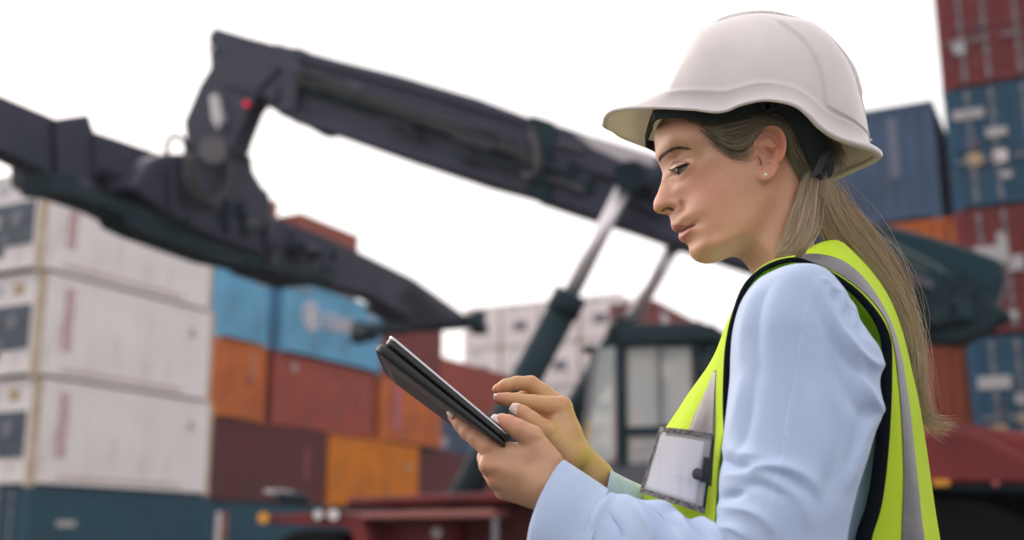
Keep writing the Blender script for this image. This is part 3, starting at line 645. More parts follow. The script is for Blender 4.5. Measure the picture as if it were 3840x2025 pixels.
def build_head():
    h = .001
    outline = [(300,90),(262,170),(258,240),(268,310),(274,380),(290,425),(312,475),(325,520),(322,565),(304,630),(276,705),(252,758),(246,795),(256,832),(276,852),(305,864),(345,869),(383,879),
      (392,905),(398,938),(400,962),(408,988),(425,1008),(446,1018),(464,1022),(469,1030),(463,1046),(463,1064),(472,1084),(492,1100),(520,1107),
      (541,1120),(550,1148),(556,1185),(572,1218),(604,1250),(655,1270),(715,1276),(780,1265),(850,1243),(915,1215),(958,1207),(1005,1226),(1050,1264),(1090,1310),(1122,1360),
      (1160,1440),(1220,1560),(1350,1620),(1500,1620),(1650,1600),(1740,1480),(1660,1330),(1590,1150),(1560,950),(1570,760),(1620,600),(1660,430),(1675,250),(1650,80),(1570,-80),(1430,-200),(1240,-270),(1020,-290),(800,-255),(600,-180),(440,-70)]
    O = catmull([F(*p) for p in outline], 6, closed=True)
    x0, x1, z0, z1 = O[:, 0].min()-.008, O[:, 0].max()+.008, O[:, 1].min()-.008, O[:, 1].max()+.008
    xs = np.arange(x0, x1, h); zs = np.arange(z0, z1, h)
    X, Z = np.meshgrid(xs, zs, indexing='ij')
    d, ins = seg_dist(X, Z, O)
    sd = np.where(ins, d, -d)
    A = [ (290,800,11),(300,745,11),(330,700,10),(350,640,9.5),(370,580,9.5),(352,530,10),(420,815,15.5),(450,790,16.5),(470,800,17.5),
      (505,800,23.5),(540,800,28.5),(600,760,38),(700,700,48),(850,600,58),(1000,500,65),(1080,450,68),
      (400,650,14),(390,720,13.5),(450,640,22),(450,720,18.5),(430,590,17.5),(490,590,28),(560,570,38),(650,530,47.5),(750,490,55),(900,440,62),
      (400,500,19),(440,470,27),(480,460,32.5),(545,450,43),(430,430,25),(450,385,28),(540,390,42),(640,400,51),
      (318,400,12),(360,350,26),(420,310,37),(500,300,46),(580,320,52),(680,300,57),(800,250,62),(700,400,56),(1000,300,68),
      (290,300,22),(290,200,22),(340,200,35),(400,180,44),(500,150,53),(650,120,60),(800,100,65),(1000,100,70),(1200,100,73),(1400,100,70),(1600,150,48),
      (1200,-100,66),(1000,-200,52),(800,-190,48),(600,-100,45),(400,0,35),(1400,-80,58),(1200,-230,42),(900,-250,40),
      (430,900,14),(480,900,23),(550,880,32),(650,850,41.5),(800,800,51),(950,750,58),(1100,650,63),
      (450,985,13),(500,985,19),(560,972,24.5),(600,960,28),(660,950,36),(750,950,44),(900,900,53),(1050,850,57.5),(1130,800,58),
      (500,1050,13),(540,1040,19.5),(600,1025,28),
      (575,1120,16),(610,1160,21),(680,1180,28),(760,1170,35),(850,1120,42.5),(950,1050,49),(700,1080,36),(800,1030,43.5),(1040,980,52.5),(1090,900,56),
      (670,1235,19),(760,1225,27),(860,1195,34),(930,1150,40),
      (1080,1130,38),(1020,1240,26),(1100,1290,34),(1160,1150,42),(1230,1000,48),(1280,850,53),(1350,650,60),(1220,720,60),(1450,900,51),(1250,1350,44),(1400,1200,50),
      (1500,700,48),(1550,500,50),(1500,300,62),(1400,400,67),(1250,450,69),(1500,1000,44),(1560,1300,44),(1300,1550,50),(1550,1550,52)]
    pts = [F(a, b, w/1000) for a, b, w in A]
    AA = rbf(pts, [w/1000 for _, _, w in A], X, Z)
    # strokes: ridges (+) and grooves (-) along polylines, in metres
    def stroke(line, width, amp, w=.04, taper=True):
        nonlocal AA
        L = catmull([F(a, b, w) for a, b in line], 8) if len(line) > 2 else np.array([F(a, b, w) for a, b in line])
        best = np.full(X.shape, 9.0); tt = np.zeros(X.shape); n = len(L)-1
        for i in range(n):
            (ax, az), (bx, bz) = L[i], L[i+1]; vx, vz = bx-ax, bz-az
            t = np.clip(((X-ax)*vx+(Z-az)*vz)/(vx*vx+vz*vz+1e-18), 0, 1)
            dd = np.hypot(X-ax-t*vx, Z-az-t*vz); m = dd < best
            best = np.where(m, dd, best); tt = np.where(m, (i+t)/n, tt)
        g = np.exp(-.5*(best/width)**2)*amp
        if taper: g = g*np.clip(np.sin(np.pi*np.clip(tt*.9+.05, 0, 1)), 0, 1)**.5
        AA = AA+g
    stroke([(395,470),(430,455),(480,445),(530,442)], .0042, .0013, .030)               # upper lid bulge over the eyeball
    stroke([(405,452),(425,432),(465,424),(510,424),(550,434)], .0011, -.0030, .030)    # lid crease
    stroke([(395,410),(430,398),(480,392),(540,404),(590,430)], .0035, .0012, .032)     # fold under the brow bone
    stroke([(398,505),(430,500),(470,492),(510,472),(548,446)], .0011, -.0030, .032)    # eye slit
    stroke([(436,514),(458,508),(490,487),(525,462)], .0010, -.0018, .032)              # opening under the lashes
    stroke([(440,552),(485,540),(530,500),(560,465)], .0024, .0012, .034)               # lower lid
    stroke([(430,585),(500,575),(560,530)], .004, -.0009, .034)
    stroke([(330,415),(350,370),(400,325),(460,305),(540,312)], .006, .0012, .030)      # brow ridge
    stroke([(478,770),(494,800),(488,840),(460,862)], .0020, -.0080, .018)              # alar groove
    stroke([(420,800),(445,790),(465,815),(440,850)], .0042, .0036, .016, False)        # wing of the nose
    stroke([(350,838),(385,825),(420,832)], .0026, -.0105, .010)                        # nostril
    stroke([(500,830),(545,880),(580,920)], .006, -.0003, .028)                         # nasolabial
    stroke([(462,1024),(500,1006),(550,982),(602,957)], .0011, -.0068, .020)            # parting of the lips
    stroke([(425,992),(480,985),(540,968),(590,955)], .0026, .0008, .018)               # upper lip
    stroke([(475,1060),(520,1040),(565,1005),(592,975)], .0036, .0014, .018)            # lower lip
    stroke([(520,1100),(570,1080),(620,1040)], .0045, -.0016, .024)                     # under the lower lip
    stroke([(598,950),(612,965),(614,985)], .0034, -.0009, .027)                        # corner of the mouth
    stroke([(640,960),(650,1000),(640,1050)], .008, .0010, .03)
    stroke([(900,1170),(1000,1080),(1080,980),(1135,860),(1170,740)], .006, .0016, .052)
    stroke([(990,1190),(1080,1080),(1150,960),(1200,840)], .008, -.0028, .046)          # shadow side of the jaw
    stroke([(1400,640),(1360,850),(1290,1080),(1200,1330)], .009, .0030, .052)          # neck muscle
    stroke([(1240,800),(1220,950),(1160,1180)], .007, -.0016, .05)
    D = .013
    g = np.clip(sd/D, 0, 1); W = np.maximum(AA, .002)*np.sqrt(g*(2-g))
    W = np.where(sd > 0, W, -.004+sd*.8)
    Wb = blur2(W, .8); W = np.where(sd > .003, Wb, W)
    # ear relief
    ec = [E(a, b, .078) for a, b in [(290,640),(235,480),(215,330),(270,220),(370,160),(480,140),(590,160),(690,225),(755,320),(795,450),(800,580),(780,700),(735,810),(690,900),(640,1010),(580,1090),(500,1135),(420,1130),(360,1080),(320,960),(300,800)]]
    OE = catmull(ec, 5, closed=True)
    dE, iE = seg_dist(X, Z, OE); sE = np.where(iE, dE, -dE)
    ex0, _ = E(250, 600, .07); ex1, _ = E(800, 600, .08)
    tilt = np.clip((X-ex0)/(ex1-ex0), 0, 1.1)
    base = .0700+.0145*tilt**1.1
    R = np.zeros_like(X)
    def es(line, width, amp):
        nonlocal R
        L = catmull([E(a, b, .078) for a, b in line], 6)
        dd, _ = seg_dist(X, Z, L, closed=False); R = R+np.exp(-.5*(dd/width)**2)*amp
    es([(330,640),(270,480),(265,330),(340,230),(480,190),(610,215),(700,300),(745,420),(755,560),(735,680),(690,800)], .0024, .0050)   # helix
    es([(380,330),(470,290),(590,330),(660,430),(690,540),(680,620)], .0024, -.0056)                                                  # scapha groove
    es([(350,500),(470,515),(570,560),(640,540),(655,610),(620,690),(560,740),(470,780)], .0020, .0046)                                # antihelix, antitragus
    es([(380,560),(450,600),(520,640),(540,680)], .0036, -.0125)                                                                       # concha
    es([(330,400),(400,410)], .0026, -.0030) if False else None
    es([(370,700),(400,740),(365,860)], .0024, -.0060)
    es([(335,720),(355,780),(358,850),(350,890)], .0013, -.0120)                                                                       # canal notch
    es([(285,700),(300,780),(305,860)], .0028, .0022)                                                                                 # tragus
    es([(420,1050),(480,1080),(540,1050)], .004, .0010)
    WE_out = base+R; WE_back = base-.0105
    # (x, y, w, radii, tilt): nostril, ear canal
    carves = [(362,834,.0095, .0056,.0030,.0046, -.05), (1164,432,.076, .0016,.0052,.009, .1)]
    # volume (half, then mirrored)
    ny = 98
    ws = (np.arange(ny)+.5)*h
    phi = np.empty((len(xs), ny, len(zs)), np.float32)
    gx, gz = np.gradient(W, h); gn = np.sqrt(1+np.minimum(gx**2+gz**2, 30)).astype(np.float32)
    for j, w in enumerate(ws):
        a = (w-W)/gn
        if .05 < w < .1:
            e = np.maximum(np.maximum(w-WE_out, WE_back-w), 0)
            e = np.where((w < WE_out) & (w > WE_back), np.maximum(w-WE_out, WE_back-w), e)
            k = .003
            m = -smin(-e, sE, k)           # smooth intersection with the ear outline
            a = smin(a, m, .0035)
        for (cx_, cy_, cw_, rx_, rz_, rw_, ang_) in carves:
            dx = X-F(cx_, cy_, cw_)[0]; dz = Z-F(cx_, cy_, cw_)[1]
            ca, sa = math.cos(ang_), math.sin(ang_)
            u_ = (dx*ca+dz*sa)/rx_; v_ = (-dx*sa+dz*ca)/rz_; q_ = (w-cw_)/rw_
            rr_ = np.sqrt(u_*u_+v_*v_+q_*q_)
            a = -smin(-a, (rr_-1)*min(rx_, rz_, rw_), .0010)
        phi[:, j, :] = a
    full = np.concatenate([phi[:, ::-1], phi], 1)
    V, Fq = surface_nets(full, (xs[0], -(ny-.5)*h, zs[0]), h)
    V[:, 1] = Y0+V[:, 1]
    # smooth lightly (umbrella)
    e = np.concatenate([Fq[:, [0, 1]], Fq[:, [1, 2]], Fq[:, [2, 3]], Fq[:, [3, 0]]]); 
    for it in range(2):
        acc = np.zeros_like(V); c = np.zeros(len(V))
        np.add.at(acc, e[:, 0], V[e[:, 1]]); np.add.at(acc, e[:, 1], V[e[:, 0]])
        np.add.at(c, e[:, 0], 1); np.add.at(c, e[:, 1], 1)
        V = V+.5*(acc/np.maximum(c, 1)[:, None]-V)
    return V, Fq, (xs, zs, W)

def H(hx, hy, w=0.0):                         # helmet-study coordinates
    p = at(2240+hx/1.9402, hy/1.9402, Y0-w); return p.x, p.z
def G(gx, gy, w=0.0):                         # eye-study coordinates
    p = at(2400+gx/6.173, 560+gy/6.173, Y0-w); return p.x, p.z
def P3(fn, pts):                              # [(x, y, w mm)] -> world points
    out = []
    for a, b, w in pts:
        x, z = fn(a, b, w/1000); out.append((x, Y0-w/1000, z))
    return np.array(out)
def to_src(V):
    V = np.asarray(V); x, y, z = V[:, 0], V[:, 1], V[:, 2]-CAM_Z
    fwd = y*CP+z*SP; up = -y*SP+z*CP
    return 1920+FPX*x/fwd, 1012.5-FPX*up/fwd

def vcol_mat(name, rough=.5, **kw):
    m = principled(name, (.5, .5, .5), rough, **kw); nt = m.node_tree
    a = nt.nodes.new('ShaderNodeAttribute'); a.attribute_name = 'tone'
    nt.links.new(a.outputs['Color'], nt.nodes['Principled BSDF'].inputs['Base Color'])
    return m
def set_tone(o, C):
    me = o.data; ca = me.color_attributes.new('tone', 'FLOAT_COLOR', 'POINT')
    C = np.concatenate([C, np.ones((len(C), 1))], 1).astype(np.float32)
    ca.data.foreach_set('color', C.ravel())

def strands(name, guides, n, mat, parent, radius=.0003, spread=.003, seg=14, seed=1, jitter=.25, ends=(0, 1), sides=3, clump=0):
    """hair: strands interpolated between neighbouring guide curves [guide][point] = (x, y, z), with scatter"""
    r = np.random.default_rng(seed)
    Gd = np.stack([resample(catmull(g, 6), seg) for g in guides])
    ng = len(Gd)
    V = []; Fc = []; Cc = []
    ang = np.arange(sides)*2*math.pi/sides
    fr = r.uniform(0, ng-1, n); i0 = np.minimum(fr.astype(int), ng-2); f = (fr-i0)[:, None, None]
    S = Gd[i0]*(1-f)+Gd[i0+1]*f                                       # n, seg, 3
    off = r.normal(0, 1, (n, 1, 3))*spread
    t = np.linspace(0, 1, seg)[None, :, None]
    S = S+off*(.55+.45*t)+np.sin(t*r.uniform(2, 7, (n, 1, 1))+r.uniform(0, 6, (n, 1, 1)))*r.normal(0, 1, (n, 1, 3))*spread*jitter
    a0 = r.uniform(0, .12, n)*ends[0]; a1 = 1-r.uniform(0, .22, n)**1.5*ends[1]
    tt = np.linspace(0, 1, seg)
    for k in range(n):
        q = a0[k]+(a1[k]-a0[k])*tt
        S[k] = np.stack([np.interp(q, tt, S[k, :, c]) for c in range(3)], 1)
    T = np.gradient(S, axis=1); T /= np.linalg.norm(T, axis=2, keepdims=True)+1e-9
    U = np.cross(T, np.array([0, 0, 1.0])); U /= np.linalg.norm(U, axis=2, keepdims=True)+1e-9
    B = np.cross(T, U)
    rad = radius*(1-.75*t**4)*r.uniform(.6, 1.3, (n, 1, 1))
    ring = np.stack([S+rad*(U*math.cos(a)+B*math.sin(a)) for a in ang], 2)  # n, seg, sides, 3
    V = ring.reshape(-1, 3)
    base = (np.arange(n)*seg*sides)[:, None, None]
    i, j = np.meshgrid(np.arange(seg-1), np.arange(sides), indexing='ij'); j2 = (j+1) % sides
    q = np.stack([i*sides+j, i*sides+j2, (i+1)*sides+j2, (i+1)*sides+j], -1).reshape(1, -1, 4)+base
    Fc = q.reshape(-1, 4)
    o = mesh_obj(name, V, Fc, mat, parent)
    tone = np.repeat(r.uniform(0, 1, n), seg*sides)
    return o, tone

def tube(path, rad, sides=10, closed=False, caps=True):
    P = np.asarray(path, float); n = len(P)
    T = np.gradient(P, axis=0)
    if closed: T = np.roll(P, -1, 0)-np.roll(P, 1, 0)
    T /= np.linalg.norm(T, axis=1, keepdims=True)+1e-12
    rad = np.broadcast_to(rad, (n,))
    ref = np.array([0, 0, 1.0]) if abs(T[0][2]) < .9 else np.array([1.0, 0, 0])
    U = []; u = np.cross(T[0], ref); u /= np.linalg.norm(u)
    for k in range(n):
        u = u-T[k]*u.dot(T[k]); u /= np.linalg.norm(u)+1e-12; U.append(u.copy())
    U = np.array(U); B = np.cross(T, U)
    a = np.arange(sides)*2*math.pi/sides
    V = (P[:, None]+rad[:, None, None]*(U[:, None]*np.cos(a)[None, :, None]+B[:, None]*np.sin(a)[None, :, None])).reshape(-1, 3)
    m = n if closed else n-1
    i, j = np.meshgrid(np.arange(m), np.arange(sides), indexing='ij'); j2 = (j+1) % sides; i2 = (i+1) % n
    Fc = np.stack([i*sides+j, i*sides+j2, i2*sides+j2, i2*sides+j], -1).reshape(-1, 4)
    if caps and not closed:
        V = np.vstack([V, P[0], P[-1]]); c0, c1 = len(V)-2, len(V)-1
        jj = np.arange(sides); j2 = (jj+1) % sides
        Fc = np.vstack([Fc, np.stack([np.full(sides, c0), j2, jj, jj], -1), np.stack([np.full(sides, c1), (n-1)*sides+jj, (n-1)*sides+j2, (n-1)*sides+j2], -1)])
    return V, Fc
def faces_list(Fc):
    return [tuple(dict.fromkeys(map(int, f))) for f in Fc]
class Geo:
    def __init__(s): s.V = []; s.F = []; s.n = 0
    def add(s, V, Fc):
        s.V.append(np.asarray(V, float)); s.F += [tuple(x+s.n for x in f) for f in faces_list(Fc)]; s.n += len(V); return s
    def obj(s, name, mat, parent=None, smooth=True):
        return mesh_obj(name, np.vstack(s.V), s.F, mat, parent, smooth)

# ---------------------------------------------------------------- skin
Vh, Fh, (gxs, gzs, GW) = build_head()
def head_w(x, z):
    i = np.clip((np.asarray(x)-gxs[0])/.001, 0, len(gxs)-1.01); k = np.clip((np.asarray(z)-gzs[0])/.001, 0, len(gzs)-1.01)
    i0 = i.astype(int); k0 = k.astype(int); a = i-i0; b = k-k0
    return GW[i0, k0]*(1-a)*(1-b)+GW[i0+1, k0]*a*(1-b)+GW[i0, k0+1]*(1-a)*b+GW[i0+1, k0+1]*a*b
skin = vcol_mat('skin', .43, Subsurface_Weight=.35, Subsurface_Scale=.012)
skin.node_tree.nodes['Principled BSDF'].inputs['Subsurface Radius'].default_value = (1, .35, .2)
_nt = skin.node_tree; _b = _nt.nodes['Principled BSDF']
_tc = _nt.nodes.new('ShaderNodeTexCoord'); _n = _nt.nodes.new('ShaderNodeTexNoise'); _n.inputs['Scale'].default_value = 900; _n.inputs['Detail'].default_value = 3
_bp = _nt.nodes.new('ShaderNodeBump'); _bp.inputs['Strength'].default_value = .25; _bp.inputs['Distance'].default_value = .0006
_nt.links.new(_tc.outputs['Object'], _n.inputs['Vector']); _nt.links.new(_n.outputs[0], _bp.inputs['Height']); _nt.links.new(_bp.outputs[0], _b.inputs['Normal'])
_n2 = _nt.nodes.new('ShaderNodeTexNoise'); _n2.inputs['Scale'].default_value = 45; _n2.inputs['Detail'].default_value = 7
_nt.links.new(_tc.outputs['Object'], _n2.inputs['Vector'])
_mx = _nt.nodes.new('ShaderNodeMix'); _mx.data_type = 'RGBA'; _mx.blend_type = 'MULTIPLY'; _mx.inputs[7].default_value = (.94, .87, .84, 1)
_mr = _nt.nodes.new('ShaderNodeMapRange'); _mr.inputs[1].default_value = .42; _mr.inputs[2].default_value = .75; _n3 = _nt.nodes.new('ShaderNodeTexNoise'); _n3.inputs['Scale'].default_value = 340; _n3.inputs['Detail'].default_value = 3; _nt.links.new(_tc.outputs['Object'], _n3.inputs['Vector']); _ma = _nt.nodes.new('ShaderNodeMath'); _ma.operation = 'MULTIPLY_ADD'; _ma.inputs[1].default_value = .5
_at = [n for n in _nt.nodes if n.type == 'ATTRIBUTE'][0]
_m2 = _nt.nodes.new('ShaderNodeMath'); _m2.operation = 'MULTIPLY'; _m2.inputs[1].default_value = .5; _nt.links.new(_n2.outputs[0], _m2.inputs[0]); _nt.links.new(_n3.outputs[0], _ma.inputs[0]); _nt.links.new(_m2.outputs[0], _ma.inputs[2]); _nt.links.new(_ma.outputs[0], _mr.inputs[0]); _nt.links.new(_mr.outputs[0], _mx.inputs[0]); _nt.links.new(_at.outputs['Color'], _mx.inputs[6]); _nt.links.new(_mx.outputs[2], _b.inputs['Base Color'])

SKIN = np.array((.69, .385, .265))
def head_tone(V):
    N = V.copy(); N[:, 1] = Y0-abs(V[:, 1]-Y0)
    sx, sy = to_src(N); fx = (sx-2340)*2.264; fy = (sy-420)*2.264
    w = abs(V[:, 1]-Y0)
    C = np.tile(SKIN, (len(V), 1))
    def blob(cx, cy, rx, ry, colr, amt):
        nonlocal C
        g = (amt*np.exp(-.5*(((fx-cx)/rx)**2+((fy-cy)/ry)**2)))[:, None]; C = C*(1-g)+np.array(colr)*g
    blob(680, 640, 190, 130, (.68, .28, .20), .45)     # cheek
    blob(300, 800, 70, 60, (.62, .27, .18), .4)        # nose tip
    blob(470, 440, 80, 40, (.50, .27, .20), .6)        # lid
    blob(560, 300, 200, 60, (.52, .30, .19), .5)
    e = (w > .0695) & (fx > 1080); g = np.where(e, .55, 0)[:, None]; C = C*(1-g)+np.array((.60, .25, .17))*g
    blob(1340, 300, 50, 200, (.62, .20, .13), .5)
    def near(line, width, colr, amt, cond=None):
        nonlocal C
        d, _ = seg_dist(fx, fy, catmull(line, 5), closed=False)
        g = amt*np.exp(-.5*(d/width)**4)
        if cond is not None: g = np.where(cond, g, 0)
        g = g[:, None]; C = C*(1-g)+np.array(colr)*g
    # lips as filled shapes
    lip_u = catmull([(405,968),(412,985),(425,1005),(445,1016),(466,1022),(500,1006),(550,983),(598,958),(540,960),(490,960),(450,955),(425,957)], 5, True)
    lip_l = catmull([(463,1030),(461,1048),(463,1066),(474,1084),(495,1094),(520,1080),(550,1045),(575,1005),(598,960),(550,985),(505,1007)], 5, True)
    for poly, colr in ((lip_u, (.43, .15, .13)), (lip_l, (.57, .20, .19))):
        d, ins = seg_dist(fx, fy, poly); m = np.clip(np.where(ins, d, -d)/7+.55, 0, 1)*(w < .034); m = (m*.86)[:, None]
        C = C*(1-m)+np.array(colr)*m
    near([(458,1026),(500,1007),(550,983),(604,957)], 7, (.12, .035, .035), .95, w < .04)  # dark of the lip parting painted into the skin tone
    near([(405,455),(425,433),(465,424),(510,424),(552,436)], 4.5, (.20, .09, .06), .8, w < .06)     # shade of the lid crease, painted into the skin colour
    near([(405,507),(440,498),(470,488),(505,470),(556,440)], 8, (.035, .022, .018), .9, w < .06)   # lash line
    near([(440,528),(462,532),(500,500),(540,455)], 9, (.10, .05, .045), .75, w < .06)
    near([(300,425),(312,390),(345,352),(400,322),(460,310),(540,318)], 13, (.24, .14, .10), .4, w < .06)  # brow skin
    near([(325,838),(350,822),(380,818),(415,830)], 11, (.07, .025, .02), .9, w < .016)  # shade inside the nostril, painted as a dark tone
    near([(1150,395),(1163,420),(1160,450)], 7, (.07, .025, .02), .8, (w > .055) & (w < .083))  # ear canal's shade painted as a dark stroke
    near([(1170,330),(1210,345),(1240,370)], 26, (.42, .17, .12), .55, w > .06); near([(1160,235),(1200,200),(1270,230),(1310,300)], 14, (.46, .20, .14), .5, w > .06)  # hollows of the ear painted darker to look deeper
    # hair-covered scalp is darker
    hl = [(255,60),(420,45),(560,80),(700,140),(780,230),(870,330),(980,380),(1060,330),(1120,200),(1260,100),(1400,260),(1430,380),(1520,500),(1560,640),(1580,900),(1800,900),(1900,300),(1700,-200),(1200,-400),(500,-300),(200,-100)]
    d, ins = seg_dist(fx, fy, catmull(hl, 5, True)); m = np.clip(np.where(ins, d, -d)/80+.15, 0, 1)*(1-1.0*(e & (fx < 1380) & (fy > 95)))
    m = (m*.93)[:, None]; C = C*(1-m)+np.array((.055, .040, .026))*m
    return C
person = empty('person', (float(F(900, 400)[0]), Y0, 0.0))
tag(person, 'woman in white hard hat and yellow high-visibility vest using a tablet', 'person')

for sgn in (1, -1):
    def Q3(fn, pts):
        a = P3(fn, pts); a[:, 1] = Y0+sgn*(a[:, 1]-Y0); return a
    # eyeball: a sphere whose front shows in the slit below the lashes
    c = Q3(F, [(512, 490, 20.5)])[0]; r = .0118
    th, ph = np.meshgrid(np.linspace(0, math.pi, 25), np.linspace(0, 2*math.pi, 40, endpoint=False), indexing='ij')
    look = np.array((-.80, -.30*sgn, -.50)); look /= np.linalg.norm(look); side = np.array((0, 1.0, 0)); upv = np.cross(look, side)
    S = c+r*(np.cos(th)[..., None]*look+np.sin(th)[..., None]*(np.cos(ph)[..., None]*side+np.sin(ph)[..., None]*upv))
    eye_m = vcol_mat('eye', .2)
    eye = mesh_obj('eyeball', S.reshape(-1, 3), grid_faces(25, 40, True), eye_m, person)
    tt = th.ravel(); C = np.tile((.20, .15, .135), (len(tt), 1)); C[tt < .62] = (.045, .06, .05); C[tt < .25] = (.006, .006, .006)
    set_tone(eye, C)
    # lashes
    lash_m = principled('lash', (.012, .009, .008), .6)
    g = Geo(); rr = np.random.default_rng(3)
    for k in range(46):
        f = k/45
        root = Q3(G, [(790+350*f, 440-128*f-18*math.sin(f*3.1), 28+17*f)])[0]
        ln = (185-145*f)*(1+rr.uniform(-.2, .15))
        tipp = Q3(G, [(790+350*f-ln*.92, 440-128*f+ln*(.28+.35*rr.uniform(-.5, .6)), 30+14*f)])[0]
        mid = (root+tipp)/2+np.array((0, 0, -.0016*(1-f)))
        pth = resample(catmull([root, mid, tipp], 5), 7)
        g.add(*tube(pth, np.linspace(.00036, .00009, 7), 4))
    g.add(*tube(resample(catmull(Q3(G, [(775,446,28.5),(860,428,31),(960,398,35),(1060,352,39.5),(1160,306,43.5)]), 6), 24), np.interp(np.linspace(0,1,24),[0,.2,.8,1],[.0003,.0007,.0006,.0002]), 6))
    for k in range(14):
        f = k/13
        root = Q3(G, [(850+200*f, 590-150*f, 31+9*f)])[0]; tipp = Q3(G, [(830+215*f, 660-150*f, 33+9*f)])[0]
        g.add(*tube(resample(np.array([root, tipp]), 4), np.linspace(.00013, .00005, 4), 3))
    g.obj('eyelashes', lash_m, person)
    # brow
    brow_m = principled('brow_hair', (.085, .052, .036), .6)
    g = Geo()
    line = catmull([(432, 255), (500, 165), (600, 85), (720, 15), (850, -20), (1000, -15), (1130, 5)], 20)
    for k in range(260):
        f = rr.uniform(0, 1)**1.25; gx, gy = line[int(f*(len(line)-1))]
        wd = (70-40*f-16*f*f)*1.1; a = rr.uniform(-1, 1); gx += rr.normal(0, 8)
        gy += a*wd*.55+6*(1-f)
        ln = 95-25*f; an = math.radians(58-58*f+rr.normal(0, 7))
        x2, y2 = gx+ln*math.cos(an), gy-ln*math.sin(an)
        pts = []
        for (qx, qy, lift) in ((gx, gy, .0002), ((gx+x2)/2+3, (gy+y2)/2-3, .0009), (x2, y2, .0006)):
            w = .026
            for _ in range(14):
                X_, Z_ = G(qx, qy, w); w = .6*w+.4*float(head_w(X_, Z_))
            X_, Z_ = G(qx, qy, w)
            pts.append((X_, Y0-sgn*(w+lift), Z_))
        g.add(*tube(resample(catmull(pts, 3), 4), np.linspace(.00027, .00008, 4), 3))
    g.obj('eyebrow', brow_m, person)
    # pearl stud
    p = Q3(E, [(442, 1043, 88)])[0]
    th, ph = np.meshgrid(np.linspace(0, math.pi, 13), np.linspace(0, 2*math.pi, 20, endpoint=False), indexing='ij')
    S = p+.0019*np.stack([np.sin(th)*np.cos(ph), np.sin(th)*np.sin(ph), np.cos(th)], -1)
    mesh_obj('earring', S.reshape(-1, 3), grid_faces(13, 20, True), principled('pearl', (.85, .82, .78), .15), person)

# ---------------------------------------------------------------- hair
def hair_mat(name, dark, light, rough=.42):
    m = principled(name, light, rough); nt = m.node_tree
    a = nt.nodes.new('ShaderNodeAttribute'); a.attribute_name = 'tone'
    mx = nt.nodes.new('ShaderNodeMix'); mx.data_type = 'RGBA'; mx.inputs[6].default_value = (*dark, 1); mx.inputs[7].default_value = (*light, 1)
    nt.links.new(a.outputs['Color'], mx.inputs[0]); nt.links.new(mx.outputs[2], nt.nodes['Principled BSDF'].inputs['Base Color'])
    return m
def add_translucency(m, c, f):
    nt = m.node_tree; b = nt.nodes['Principled BSDF']; t = nt.nodes.new('ShaderNodeBsdfTranslucent'); t.inputs[0].default_value = (*c, 1)
    ms = nt.nodes.new('ShaderNodeMixShader'); ms.inputs[0].default_value = f
    nt.links.new(b.outputs[0], ms.inputs[1]); nt.links.new(t.outputs[0], ms.inputs[2]); nt.links.new(ms.outputs[0], nt.nodes['Material Output'].inputs[0])
hair_side = hair_mat('hair_ash', (.045, .038, .028), (.52, .44, .32))
hair_tail = hair_mat('hair_blond', (.40, .28, .18), (.99, .84, .64), .33)
add_translucency(hair_tail, (.98, .86, .70), .22)
def add_hair(name, guides, n, mat, **kw):
    o, t = strands(name, guides, n, mat, person, **kw); set_tone(o, np.repeat(t[:, None], 3, 1)); return o
def on_head(pts, lift=2.0, sgn=1):
    out = []
    for a, b in pts:
        w = .06
        for _ in range(5):
            X_, Z_ = F(a, b, w); w = float(head_w(X_, Z_))
        out.append((X_, Y0-sgn*(w+lift/1000), Z_))
    return np.array(out)
for sgn in (1, -1):
    gl = [ [(520,60),(700,-20),(950,-60),(1250,-40),(1500,60),(1640,250)],
           [(570,88),(760,60),(1000,20),(1250,20),(1460,150),(1640,400)],
           [(640,118),(820,140),(1020,90),(1240,60),(1430,200),(1620,480)],
           [(720,160),(880,215),(1050,170),(1220,85),(1400,220),(1590,520)],
           [(790,230),(930,275),(1060,225),(1180,110),(1330,110),(1440,300),(1570,540)],
           [(840,280),(960,325),(1070,260),(1140,160),(1250,95),(1370,200),(1440,370),(1550,540)] ]
    add_hair('hair', [on_head(g_, 2.2+1.6*k_/5, sgn) for k_, g_ in enumerate(gl)], 3600, hair_side, spread=.0019, radius=.00022, seg=18, seed=11, ends=(1.2, .3))
    # fringe of fine hairs below the hairline
    gl = [ [(620,130),(720,200),(830,260),(960,280)], [(700,190),(800,270),(900,320),(1000,330),(1080,290)], [(780,260),(880,345),(980,375),(1060,350),(1100,300)], [(860,350),(950,395),(1030,405),(1090,370)] ]
    add_hair('hair', [on_head(g_, 1.0, sgn) for g_ in gl], 170, hair_side, spread=.0026, radius=.00013, seg=12, seed=5, jitter=.8)
    gl = [ [(1370,250),(1420,360),(1490,470),(1545,600)], [(1330,330),(1400,400),(1470,520),(1530,660)] ]
    add_hair('hair', [on_head(g_, 1.8, sgn) for g_ in gl], 260, hair_side, spread=.0022, radius=.0002, seg=12, seed=6)
for sgn in (1, -1):
    tf = [P3(H, g_) for g_ in ([(1560,900,60),(1640,960,58),(1720,1040,50),(1745,1120,44)], [(1580,930,56),(1670,1010,52),(1740,1100,44),(1760,1190,36)], [(1600,980,50),(1690,1080,46),(1740,1170,38),(1735,1240,30)])]
    for t_ in tf: t_[:, 1] = Y0+sgn*(t_[:, 1]-Y0)
    add_hair('hair', tf, 420, hair_side, spread=.0040, radius=.00022, seg=12, seed=31, jitter=1.2, ends=(1, 1.5))
def S3(pts): return np.array([tuple(at(a*1.4913, b*1.4913, Y0-w/1000)) for a, b, w in pts])   # display coordinates (2575 px wide)
